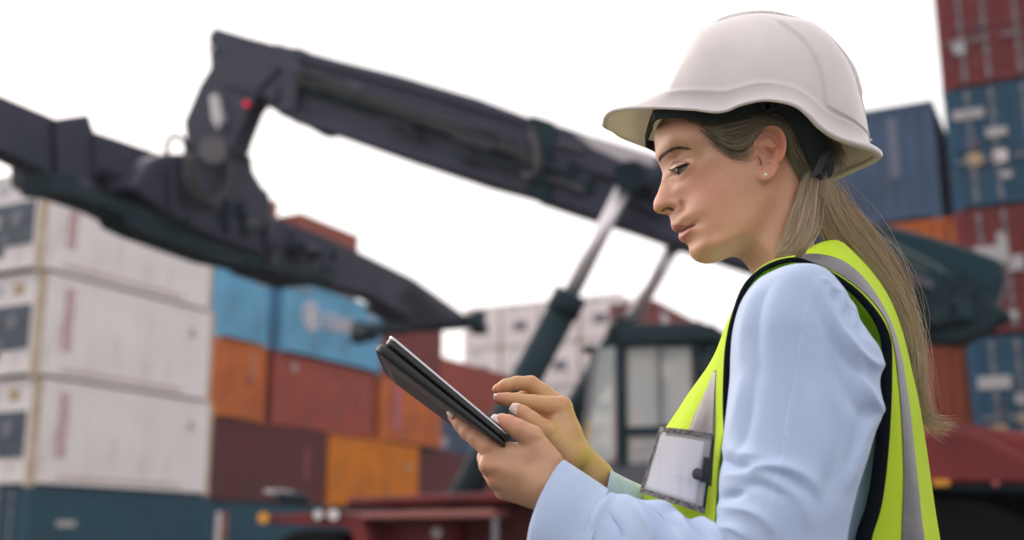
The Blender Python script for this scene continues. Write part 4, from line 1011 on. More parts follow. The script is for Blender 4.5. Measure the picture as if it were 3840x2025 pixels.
# front lock falling over the near shoulder
lock = [ [(2032,420,52),(2010,500,58),(1990,560,66),(1972,620,78),(1950,655,92)],
         [(2042,425,50),(2025,510,62),(2010,570,72),(1990,622,84),(1965,652,98)],
         [(2052,430,44),(2042,510,60),(2030,575,72),(2008,618,86),(1975,650,99)],
         [(2060,440,38),(2056,520,52),(2046,580,64),(2024,616,78),(1995,646,92)] ]
add_hair('hair', [S3(g_) for g_ in lock], 2400, hair_tail, spread=.0030, radius=.00026, seg=16, seed=21, ends=(0, 1.8))
# pony tail down the back
tail = [ [(2055,440,46),(2062,520,46),(2078,590,40),(2140,655,30),(2215,740,14),(2262,850,4),(2286,960,2),(2300,1035,2)],
         [(2066,450,44),(2082,525,44),(2118,585,36),(2180,660,26),(2240,750,12),(2278,860,4),(2294,965,2),(2310,1044,2)],
         [(2078,462,38),(2102,530,36),(2152,590,28),(2212,672,18),(2264,770,8),(2292,880,2),(2300,980,0),(2320,1050,-2)],
         [(2086,474,28),(2118,536,26),(2176,602,16),(2232,682,8),(2278,780,2),(2300,890,0),(2305,985,-2),(2330,1054,-4)],
         [(2094,474,18),(2136,528,14),(2202,598,6),(2254,684,0),(2284,790,-4),(2304,900,-6),(2308,990,-6),(2340,1056,-8)] ]
add_hair('hair', [S3(g_) for g_ in tail], 5200, hair_tail, spread=.0042, radius=.00027, seg=22, seed=22, jitter=.3, ends=(0, 2.3))
add_hair('hair', [S3(g_) for g_ in tail[1:]], 420, hair_tail, spread=.0085, radius=.00016, seg=22, seed=23, jitter=.9)
wisps = [ [(2300,900,0),(2306,960,0),(2320,1015,0),(2355,1048,0),(2415,1052,0)], [(2295,940,0),(2305,1000,0),(2325,1050,0),(2360,1075,0),(2400,1085,0)], [(2290,980,4),(2300,1020,2),(2322,1062,0),(2350,1090,0),(2370,1110,0)] ]
add_hair('hair', [S3(g_) for g_ in wisps], 150, hair_tail, spread=.003, radius=.00022, seg=16, seed=24, jitter=.8, ends=(1, 2.2))
# short flyaways standing off the tail and the crown
g = Geo(); rr = np.random.default_rng(9)
T_ = resample(catmull(S3(tail[3]), 6), 60)
for k in range(150):
    p = T_[rr.integers(6, 56)]+rr.normal(0, .002, 3)
    d = np.array((rr.uniform(.004, .020), rr.normal(0, .006), rr.uniform(-.020, .008)))
    g.add(*tube(resample(catmull([p, p+d*.6+np.array((0, 0, .003)), p+d], 3), 5), np.linspace(.00012, .00004, 5), 3))
g.obj('stray_hair', hair_tail, person)
# hidden mass that the strands lie on
mass = grid_surf([[tuple(p_) for p_ in S3([(a_, b_, w_-7) for a_, b_, w_ in g_])] for g_ in tail], 4, 5)
o = mesh_obj('hair', mass.reshape(-1, 3), grid_faces(mass.shape[0], mass.shape[1]), hair_tail, person)
set_tone(o, np.full((mass.shape[0]*mass.shape[1], 3), .08))
sm = o.modifiers.new('thickness', 'SOLIDIFY'); sm.thickness = .010; sm.offset = 0
# ---------------------------------------------------------------- hard hat (worn: a thing of its own)
rim_c = [(82,890,0),(88,855,12),(120,820,24),(180,799,34),(260,790,46),(390,787,57),(514,788,66),(640,795,78),(740,803,86),(860,820,94),(950,812,100),(1050,770,106),(1200,738,112),(1330,748,116),(1440,782,118),(1520,845,118),(1600,932,112),(1700,1000,98),(1800,1038,79),(1895,1062,54),(1965,1088,32),(2008,1116,13),(2016,1128,0)]
crs_c = [(432,705,0),(432,700,14),(434,695,28),(442,688,41),(462,675,53),(520,662,66),(590,652,76),(690,647,86),(790,648,93),(880,652,98),(950,648,102),(1050,622,107),(1180,594,112),(1320,602,115),(1450,640,116),(1550,700,115),(1640,778,108),(1740,838,95),(1830,880,77),(1900,925,54),(1945,963,33),(1964,990,15),(1970,1010,0)]
top_c = [(432,705),(440,672),(452,640),(470,605),(500,548),(545,470),(600,385),(670,290),(745,228),(830,182),(915,145),(1020,119),(1150,110),(1290,122),(1430,158),(1560,215),(1675,298),(1775,405),(1850,515),(1905,650),(1938,790),(1958,910),(1970,1025)]
def hcurve(C): return catmull(C, 9)
rimW = hcurve(P3(H, rim_c)); crsW = hcurve(P3(H, crs_c)); topW = hcurve(P3(H, [(a, b, 0) for a, b in top_c]))
_sh = np.sin(np.linspace(0, math.pi, len(topW)))[:, None]*np.array((0, 0, -.0045)); _ctr = np.array([(topW[0, 0]+topW[-1, 0])/2, Y0, topW[0, 2]]); _dd = topW-_ctr; topW = topW-_dd/np.linalg.norm(_dd, axis=1, keepdims=True)*np.interp(np.linspace(0, 1, len(topW)), [0, .15, .33, .45, .6, .85, 1], [0, .0, .002, .0085, .0125, .0125, .004])[:, None]
def mirror_close(A):                           # A[t] near side front->back ; returns ring
    B = A[::-1][1:-1].copy(); B[:, 1] = 2*Y0-B[:, 1]; return np.vstack([A, B])
NS = 64
rows = []
for k in range(NS+1):
    ph = (math.pi/2)*(k/NS); n_ = 2/2.12
    f_, g_ = math.sin(ph)**n_, math.cos(ph)**n_ if k < NS else 0
    R_ = crsW.copy(); R_[:, [0, 2]] = crsW[:, [0, 2]]+(topW[:, [0, 2]]-crsW[:, [0, 2]])*f_
    R_[:, 1] = Y0+(crsW[:, 1]-Y0)*g_
    rows.append(R_)
# raised rear panel beside the crown
edge_line = catmull([(1240,112),(1330,172),(1450,258),(1540,360),(1600,480),(1635,620),(1652,800)], 6)
def panel_lift(P):
    sx, sy = to_src(np.c_[P[:, 0], Y0-abs(P[:, 1]-Y0), P[:, 2]]); hx, hy = (sx-2240)*1.9402, sy*1.9402
    ex = np.interp(hy, edge_line[:, 1], edge_line[:, 0])
    return np.clip((hx-ex)/9, 0, 1)*np.clip((hy-112)/60, 0, 1)
cen = np.array(((crsW[0, 0]+crsW[-1, 0])/2, Y0, crsW[:, 2].mean()))
def lifted(P):
    d = P-cen; d /= np.linalg.norm(d, axis=1, keepdims=True)
    return P+d*panel_lift(P)[:, None]*.0030
# brim rows: rim -> flare -> crease
brim = []
for k in range(15):
    f_ = k/14
    B_ = rimW*(1-f_)+crsW*f_
    bulge = math.sin(f_*math.pi)
    out = B_-cen; out[:, 2] = 0; out /= np.linalg.norm(out, axis=1, keepdims=True)
    B_ = B_-out*bulge*.0016+out*(.0030*(1-f_)**3)+out*.0020*min(1, (1-f_)*9+.35)
    brim.append(B_)
allrows = [mirror_close(b_) for b_ in brim]+[mirror_close(lifted(r_)) for r_ in rows[1:]]
R_, C_ = len(allrows), len(allrows[0])
Vs = np.vstack(allrows)
helmet_m = principled('helmet_plastic', (.90, .86, .89), .22, Coat_Weight=.25)
_nt = helmet_m.node_tree; _b = _nt.nodes['Principled BSDF']; _tl = _nt.nodes.new('ShaderNodeBsdfTranslucent'); _tl.inputs[0].default_value = (.95, .88, .70, 1)
_ms = _nt.nodes.new('ShaderNodeMixShader'); _ms.inputs[0].default_value = .24
_nt.links.new(_b.outputs[0], _ms.inputs[1]); _nt.links.new(_tl.outputs[0], _ms.inputs[2]); _nt.links.new(_ms.outputs[0], _nt.nodes['Material Output'].inputs[0])
noise_vary(helmet_m, 14, tint=(.82, .765, .80), detail=8)
helmet = empty('hard_hat', tuple(cen))
tag(helmet, 'white plastic hard hat with ribbed crown ridge on the woman\'s head', 'hard hat')
shell = mesh_obj('shell', Vs, grid_faces(R_, C_, True), helmet_m, helmet)
sm = shell.modifiers.new('weld', 'WELD'); sm.merge_threshold = .0002
sm = shell.modifiers.new('thickness', 'SOLIDIFY'); sm.thickness = .0030; sm.offset = -1 if True else 1
# rolled lip
_rx = (allrows[0][:, 0]-allrows[0][:, 0].min())/np.ptp(allrows[0][:, 0])
g = Geo(); g.add(*tube(allrows[0], .0022+.0030*np.clip((_rx-.55)/.35, 0, 1), 12, closed=True)); g.obj('rolled_rim', helmet_m, helmet)
# crown ridge and its ribs
rl = catmull(P3(H, [(a, b, 0) for a, b in [(700,262),(760,218),(850,172),(960,134),(1080,113),(1200,110),(1300,122),(1430,156),(1560,213),(1680,300),(1780,408),(1860,530),(1908,680),(1938,800),(1950,880)]]), 6)
rl = resample(rl, 90); tn = np.gradient(rl, axis=0); tn /= np.linalg.norm(tn, axis=1, keepdims=True)
nm = np.stack([-tn[:, 2], np.zeros(len(tn)), tn[:, 0]], 1); nm *= np.sign(((rl-cen)*nm).sum(1))[:, None]
prof = [(-.0225, -.018), (-.0185, -.0020), (-.0165, .0003), (.0165, .0003), (.0185, -.0020), (.0225, -.018)]
tp = np.clip(np.minimum(np.arange(90)/10, (89-np.arange(90))/10), .15, 1)
rl = rl-nm*.0022
Vr = np.stack([rl+nm*(b*tp)[:, None]-nm*(1-tp)[:, None]*.009+np.array((0, a, 0)) for a, b in prof], 1)
mesh_obj('crown_ridge', Vr.reshape(-1, 3), grid_faces(90, 6), helmet_m, helmet)
def boxG(g, c, ax, ay, az):
    c = np.asarray(c); ax, ay, az = map(np.asarray, (ax, ay, az))
    V = [c+sx*ax+sy*ay+sz*az for sx in (-1, 1) for sy in (-1, 1) for sz in (-1, 1)]
    g.add(V, np.array([(0, 1, 3, 2), (4, 6, 7, 5), (0, 4, 5, 1), (2, 3, 7, 6), (0, 2, 6, 4), (1, 5, 7, 3)]))
for k_, (hx_, hy_, w_, r_) in enumerate(((735,796,85.5,.0016),(765,800,87.5,.0012),(790,797,89,.0017),(822,802,91,.0013),(842,806,92.5,.0009))):
    c_ = P3(H, [(hx_, hy_, w_+2.6)])[0]; g = Geo(); boxG(g, c_, (r_*1.6, 0, -.0002), (0, .0006, 0), (0, 0, r_*.45)); g.obj('scuff', principled('scuff_mark', (.10, .04, .035), .8), helmet, smooth=False)
for hx_ in range(1110, 1500, 46):
    tx = np.array([to_src(rl)[0]]).ravel(); i_ = int(np.argmin(abs((tx-2240)*1.9402-hx_)))
    g = Geo(); boxG(g, rl[i_]+nm[i_]*(-.0056), tn[i_]*.0026, (0, .0192, 0), nm[i_]*.0040)
    g.obj('rib', helmet_m, helmet, smooth=False)
# head band and nape strap of the suspension
band_m = principled('band_fabric', (.018, .028, .036), .75)
noise_vary(band_m, 300, .4, bump=.3, bscale=500)
sx_ = principled('strap_plastic', (.012, .016, .022), .5)
for sgn in (1, -1):
    lo = [(398,940,0),(396,925,18),(402,905,34),(440,872,48),(560,860,60),(700,872,68),(850,886,72),(970,876,74),(1100,842,76),(1230,826,77),(1340,850,77),(1405,925,76),(1480,1060,72),(1550,1200,62),(1600,1310,52),(1620,1352,42)]
    hi = [(410,800,0),(408,800,18),(412,798,34),(430,795,50),(560,770,62),(700,765,70),(850,770,75),(970,760,79),(1100,715,82),(1250,690,84),(1400,705,84),(1530,800,82),(1610,930,78),(1680,1040,68),(1722,1160,58),(1715,1262,44)]
    A_ = P3(H, lo); B_ = P3(H, hi)
    gs = grid_surf([A_, (A_+B_)/2+np.array((0, -.0015, 0)), B_], 4, 6)
    gs[:, :, 1] = Y0+sgn*(gs[:, :, 1]-Y0)
    o = mesh_obj('head_band', gs.reshape(-1, 3), grid_faces(gs.shape[0], gs.shape[1]), band_m, helmet)
    sm = o.modifiers.new('thickness', 'SOLIDIFY'); sm.thickness = .002; sm.offset = 0
    # slotted nape adjuster
    for k in range(9):
        f = k/8
        c_ = P3(H, [(1590+62*f, 1270-150*f+8*f*f, 66+4*f)])[0]; c_[1] = Y0+sgn*(c_[1]-Y0)
        g = Geo(); boxG(g, c_, (.0062, 0, .0042), (0, .0012, 0), (-.0006, 0, .0009)); g.obj('strap_slot', sx_, helmet, smooth=False)
    for hx_, hy_, w_ in ((1260,780,86),(1215,770,86)):
        c_ = P3(H, [(hx_, hy_, w_)])[0]; c_[1] = Y0+sgn*(c_[1]-Y0)
        g = Geo(); g.add(*tube([c_+np.array((0, .002, 0)), c_-np.array((0, .002, 0))], .006, 16)); g.obj('band_stud', sx_, helmet)
# ---------------------------------------------------------------- clothes and hands
def Vw(vx, vy, w=0.0):                        # vest-study coordinates
    p = at(2300+vx/1.1554, 850+vy/1.1554, Y0-w); return p.x, p.z
def K(kx, ky, w=0.0):                         # hand-study coordinates
    p = at(1380+kx/1.6457, 1200+ky/1.6457, Y0-w); return p.x, p.z

def sdf_mesh(prims, h=.001, k=.006, carve=(), pad=.012):
    """smooth union of tapered capsules (ax,ay,az,ar, bx,by,bz,br, kk)"""
    P = np.array([p[:8] for p in prims])
    lo = np.minimum(P[:, 0:3]-P[:, 3:4], P[:, 4:7]-P[:, 7:8]).min(0)-pad; hi = np.maximum(P[:, 0:3]+P[:, 3:4], P[:, 4:7]+P[:, 7:8]).max(0)+pad
    n = np.ceil((hi-lo)/h).astype(int)+1
    phi = np.full(n, 1.0, np.float32)
    def capsule(p, sl, org):
        a = np.array(p[0:3]); b = np.array(p[4:7]); d = b-a; L2 = d.dot(d)+1e-12
        gx = org[0]+np.arange(sl[0].start, sl[0].stop)*h; gy = org[1]+np.arange(sl[1].start, sl[1].stop)*h; gz = org[2]+np.arange(sl[2].start, sl[2].stop)*h
        X, Y, Z = np.meshgrid(gx, gy, gz, indexing='ij', sparse=True)
        t = np.clip(((X-a[0])*d[0]+(Y-a[1])*d[1]+(Z-a[2])*d[2])/L2, 0, 1)
        return (np.sqrt((X-a[0]-t*d[0])**2+(Y-a[1]-t*d[1])**2+(Z-a[2]-t*d[2])**2)-(p[3]+(p[7]-p[3])*t)).astype(np.float32)
    def box(p, mg):
        l = np.minimum(np.array(p[0:3])-p[3], np.array(p[4:7])-p[7])-mg; u = np.maximum(np.array(p[0:3])+p[3], np.array(p[4:7])+p[7])+mg
        i0 = np.clip(np.floor((l-lo)/h).astype(int), 0, n); i1 = np.clip(np.ceil((u-lo)/h).astype(int)+1, 0, n)
        return tuple(slice(int(a), int(b)) for a, b in zip(i0, i1))
    for p in prims:
        kk = p[8] if len(p) > 8 else k
        sl = box(p, kk*2+.004); d = capsule(p, sl, lo); phi[sl] = smin(phi[sl], d, kk)
    for p in carve:
        sl = box(p, .006); d = capsule(p, sl, lo); phi[sl] = -smin(-phi[sl], d, p[8] if len(p) > 8 else .002)
    return surface_nets(phi, lo, h)
def relax(V, Fq, it=2, f=.5):
    e = np.concatenate([Fq[:, [0, 1]], Fq[:, [1, 2]], Fq[:, [2, 3]], Fq[:, [3, 0]]])
    for _ in range(it):
        acc = np.zeros_like(V); c = np.zeros(len(V))
        np.add.at(acc, e[:, 0], V[e[:, 1]]); np.add.at(acc, e[:, 1], V[e[:, 0]]); np.add.at(c, e[:, 0], 1); np.add.at(c, e[:, 1], 1)
        V = V+f*(acc/np.maximum(c, 1)[:, None]-V)
    return V
def chain(fn, js, kk):
    out = []
    for (a, b) in zip(js[:-1], js[1:]):
        ax, az = fn(a[0], a[1], a[2]/1000); bx, bz = fn(b[0], b[1], b[2]/1000)
        out.append((ax, Y0-a[2]/1000, az, a[3]/1000, bx, Y0-b[2]/1000, bz, b[3]/1000, kk))
    return out
kf = .0025
near_hand = []
for js in ([(1180,1060,84,22),(1100,1010,84,18)], ):
    near_hand += chain(K, js, .01)
near_hand += chain(K, [(745,782,74,11.0),(1060,920,80,15)], .009)
near_hand += chain(K, [(748,895,78,10.6),(1070,980,84,15)], .009)
near_hand += chain(K, [(795,985,73,10.0),(1070,1050,80,14)], .009)
near_hand += chain(K, [(838,1052,65,9.2),(1050,1105,72,12)], .009)
near_hand += chain(K, [(1010,722,86,11.5),(1110,880,86,16)], .009)
near_hand += chain(K, [(900,820,78,9),(1000,830,82,12)], .008)
near_hand += chain(K, [(1110,1020,84,20),(1330,1180,90,24),(1700,1330,130,30)], .012)
near_hand += chain(K, [(528,597,50,5.8),(575,645,56,7.4),(618,690,62,8.2),(672,730,68,8.8),(745,782,74,11)], kf)
near_hand += chain(K, [(826,622,82,7.4),(868,640,85,8.4),(925,672,88,9.4),(1010,722,86,11.6)], kf)
near_hand += chain(K, [(748,895,78,10.2),(728,850,48,8.6),(735,790,26,7.6),(715,740,16,7)], kf)
near_hand += chain(K, [(795,985,73,9.8),(760,940,46,8.4),(760,870,26,7.4)], kf)
near_hand += chain(K, [(838,1052,65,9.0),(805,1010,42,7.4),(795,950,26,6.6)], kf)
near_hand = [tuple(list(p_[:3])+[p_[3]*1.09]+list(p_[4:7])+[p_[7]*1.09, p_[8]]) if max(p_[3], p_[7]) < .0118 and p_[8] == kf else p_ for p_ in near_hand]
# tendons and knuckle relief
near_hand += chain(K, [(735,905,84,4.5),(800,905,87,3.2)], .004)
near_hand += chain(K, [(612,682,66,3.2),(622,692,67,3.2)], .004)
near_hand += chain(K, [(1005,700,94,3.5),(1040,715,95,3.0)], .005)
nh_V, nh_F = sdf_mesh(near_hand, .001, carve=chain(K, [(880,745,97,1.2),(945,752,100,.8)], .004)+chain(K, [(700,838,90,1.0),(730,842,92,.6)], .004)+chain(K, [(745,945,92,1.2),(780,940,94,.6)], .004)); nh_V = relax(nh_V, nh_F, 2)
far_hand = []
far_hand += chain(K, [(1195,538,2,11.6),(1285,820,4,15)], .009)
far_hand += chain(K, [(1165,520,-20,11),(1290,830,-14,15)], .009)
far_hand += chain(K, [(1160,545,-40,10),(1300,850,-30,14)], .009)
far_hand += chain(K, [(1165,590,-56,9),(1310,870,-42,13)], .009)
far_hand += chain(K, [(1100,682,24,10.5),(1250,840,12,16)], .009)
far_hand += chain(K, [(1150,640,5,8),(1230,700,5,12)], .010)
far_hand += chain(K, [(1290,840,-10,17),(1390,960,-16,18.5),(1540,1090,-34,17),(1700,1200,-60,14)], .012)
far_hand += chain(K, [(808,484,8,5.8),(860,490,8,6.8),(920,494,7,7.2),(1020,512,6,8.2),(1195,538,2,11.4)], kf)
far_hand += chain(K, [(800,428,-16,5.6),(850,405,-16,6.8),(920,390,-17,7.3),(1005,393,-18,8.2),(1085,450,-19,8.8),(1165,520,-20,10.6)], kf)
far_hand += chain(K, [(940,478,-38,6.2),(1000,455,-40,7.2),(1060,470,-40,8),(1160,545,-40,10)], kf)
far_hand += chain(K, [(1010,560,-52,5.8),(1060,520,-56,6.6),(1100,530,-56,7.4),(1165,590,-56,9)], kf)
far_hand += chain(K, [(915,553,28,7.0),(955,580,28,8.4),(1005,617,28,8.9),(1100,682,24,10.8)], kf)
far_hand = [tuple(list(p_[:3])+[p_[3]*1.10]+list(p_[4:7])+[p_[7]*1.10, p_[8]]) if max(p_[3], p_[7]) < .0118 and p_[8] == kf else p_ for p_ in far_hand]
far_hand += chain(K, [(1070,600,-6,9),(1180,640,-10,13)], .008)+chain(K, [(1040,560,-30,7),(1150,600,-35,9)], .006)
fh_V, fh_F = sdf_mesh(far_hand, .001, carve=chain(K, [(1085,600,30,1.5),(1150,615,20,1.0)], .004)+chain(K, [(1115,632,34,1.0),(1170,640,26,.5)], .003)); fh_V = relax(fh_V, fh_F, 2)

def hand_tone(V, base=(.60, .345, .215), red=()):
    sx, sy = to_src(V); kx = (sx-1380)*1.6457; ky = (sy-1200)*1.6457
    C = np.tile(np.array(base), (len(V), 1))
    for cx, cy, r, a in red:
        g = (a*np.exp(-.5*((kx-cx)**2+(ky-cy)**2)/r**2))[:, None]; C = C*(1-g)+np.array((.60, .22, .15))*g
    return C
nh_C = hand_tone(nh_V, red=[(530,600,30,.5),(830,620,50,.4),(730,800,60,.3),(720,900,45,.3),(760,1000,40,.3),(910,640,40,.25),(620,690,25,.3),(1010,700,40,.2)])
fh_C = hand_tone(fh_V, (.60, .37, .20), red=[(800,480,40,.6),(800,430,40,.6),(910,560,50,.4),(1220,500,50,.25),(1000,370,40,.2),(1100,600,40,.3)])

# torso, arms and legs inside the clothes (coarse)
def seg3(a, ra, b, rb, k): return (*a, ra, *b, rb, k)
def Wp(vx, vy, w): x, z = Vw(vx, vy, w/1000); return (x, Y0-w/1000, z)
neck = Wp(940, 190, 0); chest = Wp(880, 620, 0); belly = Wp(820, 1350, 0)
hipx, hipz = belly[0]+.0, .90
core = []
for s_ in (1, -1):
    core += [seg3((neck[0]-.005, Y0-s_*.015, neck[2]-.07), .036, (chest[0], Y0-s_*.045, chest[2]), .045, .02),
             seg3((chest[0], Y0-s_*.045, chest[2]), .045, (belly[0], Y0-s_*.05, belly[2]), .045, .02),
             seg3((belly[0], Y0-s_*.05, belly[2]), .045, (hipx+.01, Y0-s_*.055, hipz), .070, .03),
             seg3((hipx+.01, Y0-s_*.085, hipz), .08, (hipx-.01, Y0-s_*.09, .50), .052, .03),
             seg3((hipx-.01, Y0-s_*.09, .50), .050, (hipx+.03, Y0-s_*.10, .10), .036, .02),
             seg3((hipx+.03, Y0-s_*.10, .09), .034, (hipx-.12, Y0-s_*.11, .04), .024, .02)]
sh = Wp(830, 470, 150); el = Wp(760, 1480, 185)
core += [seg3(sh, .034, el, .030, .02), seg3(chest, .04, sh, .034, .03)]
shf = (sh[0]+.11, 2*Y0-sh[1]-.035, sh[2]); elf = (el[0]+.06, 2*Y0-el[1], el[2]+.03)
core += [seg3(shf, .034, elf, .030, .02), seg3(chest, .04, shf, .034, .03)]
wr = K(1330, 1180, .090); wf = K(1560, 1080, -.034)
core += [seg3(el, .020, (wr[0], Y0-.09, wr[1]-.012), .018, .01), seg3(elf, .020, (wf[0]+.01, Y0+.040, wf[1]-.02), .012, .01)]
cV, cF = sdf_mesh(core, .007, pad=.03)
# one continuous body mesh
bV = np.vstack([Vh, nh_V, fh_V, cV]); bF = np.vstack([Fh, nh_F+len(Vh), fh_F+len(Vh)+len(nh_V), cF+len(Vh)+len(nh_V)+len(fh_V)])
body = mesh_obj('body', bV, bF, skin, person)
set_tone(body, np.vstack([head_tone(Vh), nh_C, fh_C, np.tile(SKIN, (len(cV), 1))]))

# finger nails
nail_m = principled('nail_varnish', (.78, .60, .56), .16, Coat_Weight=.5)
tip_m = principled('nail_tip', (.88, .82, .80), .2)
def nail(c, along, normal, L, Wd, mat=nail_m, name='fingernail'):
    c = np.array(c, float); a = np.array(along, float); a /= np.linalg.norm(a); n = np.array(normal, float); n -= a*n.dot(a); n /= np.linalg.norm(n); b = np.cross(a, n)
    u = np.linspace(-1, 1, 11); v = np.linspace(-1, 1, 9); V = []
    for i in u:
        for j in v:
            wd = Wd*(1-.25*max(0, -i)**2-.35*max(0, i)**4)
            V.append(c+a*i*L+b*j*wd*math.cos(.3*j)+n*(.0012*(1-j*j)-.0006*i*i-.0012*j*j))
    o = mesh_obj(name, V, grid_faces(11, 9), mat, person)
    sm = o.modifiers.new('thickness', 'SOLIDIFY'); sm.thickness = .0007; sm.offset = 0
    return o
def kd(p, q):                                 # world direction between two study points
    a = np.array((K(p[0], p[1], p[2]/1000)[0], Y0-p[2]/1000, K(p[0], p[1], p[2]/1000)[1])); b = np.array((K(q[0], q[1], q[2]/1000)[0], Y0-q[2]/1000, K(q[0], q[1], q[2]/1000)[1])); return b-a
def kp(a, b, w): x, z = K(a, b, w/1000); return (x, Y0-w/1000, z)
def up_of(al, px=(0, 0, 1)): return px
nail(kp(806,608,86), kd((868,640,85),(812,606,82)), (-.25, -.55, .8), .0072, .0058)
nail(kp(508,586,57), kd((575,645,56),(522,590,50)), (-.75, -.55, .15), .0048, .0038)
nail(kp(925,556,34.5), kd((975,590,30),(915,550,29)), (-.2, -.95, .25), .0088, .0066)
nail(kp(815,464,10), kd((880,470,8),(808,462,8)), (-.1, -.35, .95), .0068, .0046)
nail(kp(808,412,-14), kd((850,395,-16),(795,425,-16)), (-.5, -.3, .8), .0066, .0046)

# ---------------------------------------------------------------- shirt
shirt_m = principled('shirt_cotton', (.45, .565, .80), .8, Sheen_Weight=.3, Subsurface_Weight=0)
noise_vary(shirt_m, 500, .06, bump=.12, bscale=1400, bdist=.0008)
VS = lambda a, b, w: np.array((*[Vw(a, b, w/1000)[0]], Y0-w/1000, Vw(a, b, w/1000)[1]))
def loft(rings, nt=6, sides=72, pw=2.0):
    """rings: (Lx, Ly, Rx, Ry, w, depth_mm [, squareness])"""
    C_, A_, D_ = [], [], []
    for r_ in rings:
        L = VS(r_[0], r_[1], r_[4]); R = VS(r_[2], r_[3], r_[4]); C_.append((L+R)/2); A_.append((R-L)/2); D_.append((0, -r_[5]/1000, 0))
    C_, A_, D_ = (catmull(q, nt) for q in (C_, A_, D_))
    t = np.arange(sides)*2*math.pi/sides
    ct = np.sign(np.cos(t))*abs(np.cos(t))**(2/pw); st = np.sign(np.sin(t))*abs(np.sin(t))**(2/pw)
    return C_[:, None]-A_[:, None]*ct[None, :, None]+D_[:, None]*st[None, :, None]
def normals_of(Gd, wrap=True):
    if wrap: dv = np.roll(Gd, -1, 1)-np.roll(Gd, 1, 1)
    else: dv = np.gradient(Gd, axis=1)
    du = np.gradient(Gd, axis=0); n = np.cross(dv, du); n /= np.linalg.norm(n, axis=2, keepdims=True)+1e-12
    return n
def fold(Gd, strokes, near=True, wrap=True, flip=1):
    n = normals_of(Gd, wrap)*flip
    V = Gd.reshape(-1, 3); sx, sy = to_src(V); vx = (sx-2300)*1.1554; vy = (sy-850)*1.1554
    facing = (n.reshape(-1, 3)[:, 1] < .25)
    A = np.zeros(len(V))
    for line, width, amp in strokes:
        L = catmull(line, 5) if len(line) > 2 else np.array(line, float)
        best = np.full(len(V), 1e9); tt = np.zeros(len(V)); m = len(L)-1
        for i in range(m):
            (ax, ay), (bx, by) = L[i], L[i+1]; ux, uy = bx-ax, by-ay
            t = np.clip(((vx-ax)*ux+(vy-ay)*uy)/(ux*ux+uy*uy+1e-9), 0, 1); dd = np.hypot(vx-ax-t*ux, vy-ay-t*uy); q = dd < best
            best = np.where(q, dd, best); tt = np.where(q, (i+t)/m, tt)
        A += amp*(.5*np.exp(-.5*(best/width)**2)+.5*np.exp(-np.sqrt((best/width)**2+.04)*1.5+.3))*np.sin(np.pi*np.clip(tt*.92+.04, 0, 1))**.6
    A = np.where(facing, A, A*.2)
    return (V+n.reshape(-1, 3)*A[:, None]).reshape(Gd.shape)
def soft_noise(Gd, amp, sc, seed=0, stretch=(1, 1, 1), flip=1, wrap=True):
    from mathutils import noise as mn
    n = normals_of(Gd, wrap)*flip; V = Gd.reshape(-1, 3)
    q = [mn.noise(Vector((v[0]*sc*stretch[0]+seed, v[1]*sc*stretch[1], v[2]*sc*stretch[2]))) for v in V]
    return Gd+n*(np.array(q).reshape(Gd.shape[:2])[..., None])*amp
upper = [(800,190,850,195,150,20),(735,190,885,212,150,40),(680,203,925,240,152,50),(620,240,975,300,155,56),(560,330,1040,395,158,60),(530,430,1095,480,162,62),(518,540,1148,560,165,62),(513,660,1140,680,168,62),(500,780,1140,790,172,62),(484,900,1115,900,176,62),(474,1010,1088,1010,180,62),(462,1120,1050,1130,184,62),(455,1240,1022,1245,188,62),(450,1358,1002,1370,190,60),(470,1480,1000,1490,192,58),(560,1590,960,1600,192,50),(680,1660,860,1670,192,30)]
U_ = loft(upper, 14, 150, 2.15)
fl = -1 if normals_of(U_)[len(U_)//2, :, 1].dot(U_[len(U_)//2, :, 1]-U_[len(U_)//2, :, 1].mean()) < 0 else 1
strk = [ ([(872,215),(850,300),(820,430),(795,620),(760,800),(735,950),(690,1120),(650,1300)], 4, -.0011),      # seam
         ([(888,215),(866,300),(836,430),(811,620),(776,800),(751,950),(706,1120),(666,1300)], 9, .0009),
         ([(640,250),(590,340),(560,470),(552,600)], 26, .0045), ([(700,230),(645,330),(625,480),(640,640)], 24, -.0030),
         ([(560,640),(545,760),(520,880)], 22, .0040), ([(620,620),(600,780),(570,920),(520,1000)], 22, -.0032),
         ([(478,1010),(530,1040),(600,1045)], 18, -.0085), ([(490,960),(560,985),(640,990)], 26, .0040),
         ([(500,1080),(600,1050),(720,1045),(830,1085),(890,1170)], 26, .0060), ([(455,1180),(505,1165),(560,1150)], 15, -.0075),
         ([(470,1220),(560,1225),(640,1260),(700,1330)], 22, .0045), ([(560,1120),(640,1120),(740,1170)], 20, -.0035),
         ([(455,1300),(520,1310),(580,1350)], 18, .0040),
         ([(905,225),(930,250),(945,300)], 9, .0050), ([(925,240),(955,275),(965,330)], 9, -.0045), ([(945,255),(985,300),(1000,370)], 10, .0055),
         ([(965,280),(1010,330),(1030,400)], 9, -.0050), ([(985,300),(1035,360),(1060,430)], 10, .0055), ([(1010,330),(1060,400),(1090,470)], 9, -.0045),
         ([(900,260),(960,400),(1040,520),(1120,590),(1175,595)], 22, .0065), ([(880,330),(960,500),(1050,620),(1110,680)], 26, -.0055),
         ([(1010,480),(1060,620),(1110,740),(1165,805)], 24, .0080), ([(940,520),(1020,720),(1090,830)], 28, -.0050),
         ([(1150,815),(1100,880),(1060,990),(1020,1120)], 20, .0050), ([(1080,800),(1060,920),(1010,1060)], 24, -.0050),
         ([(850,700),(880,860),(900,1000),(870,1150)], 34, .0030), ([(950,760),(980,900),(960,1050),(900,1200)], 30, -.0030),
         ([(620,1080),(700,1110),(800,1180),(850,1290)], 26, .0040), ([(650,1050),(760,1090),(880,1180)], 20, -.0035) ]
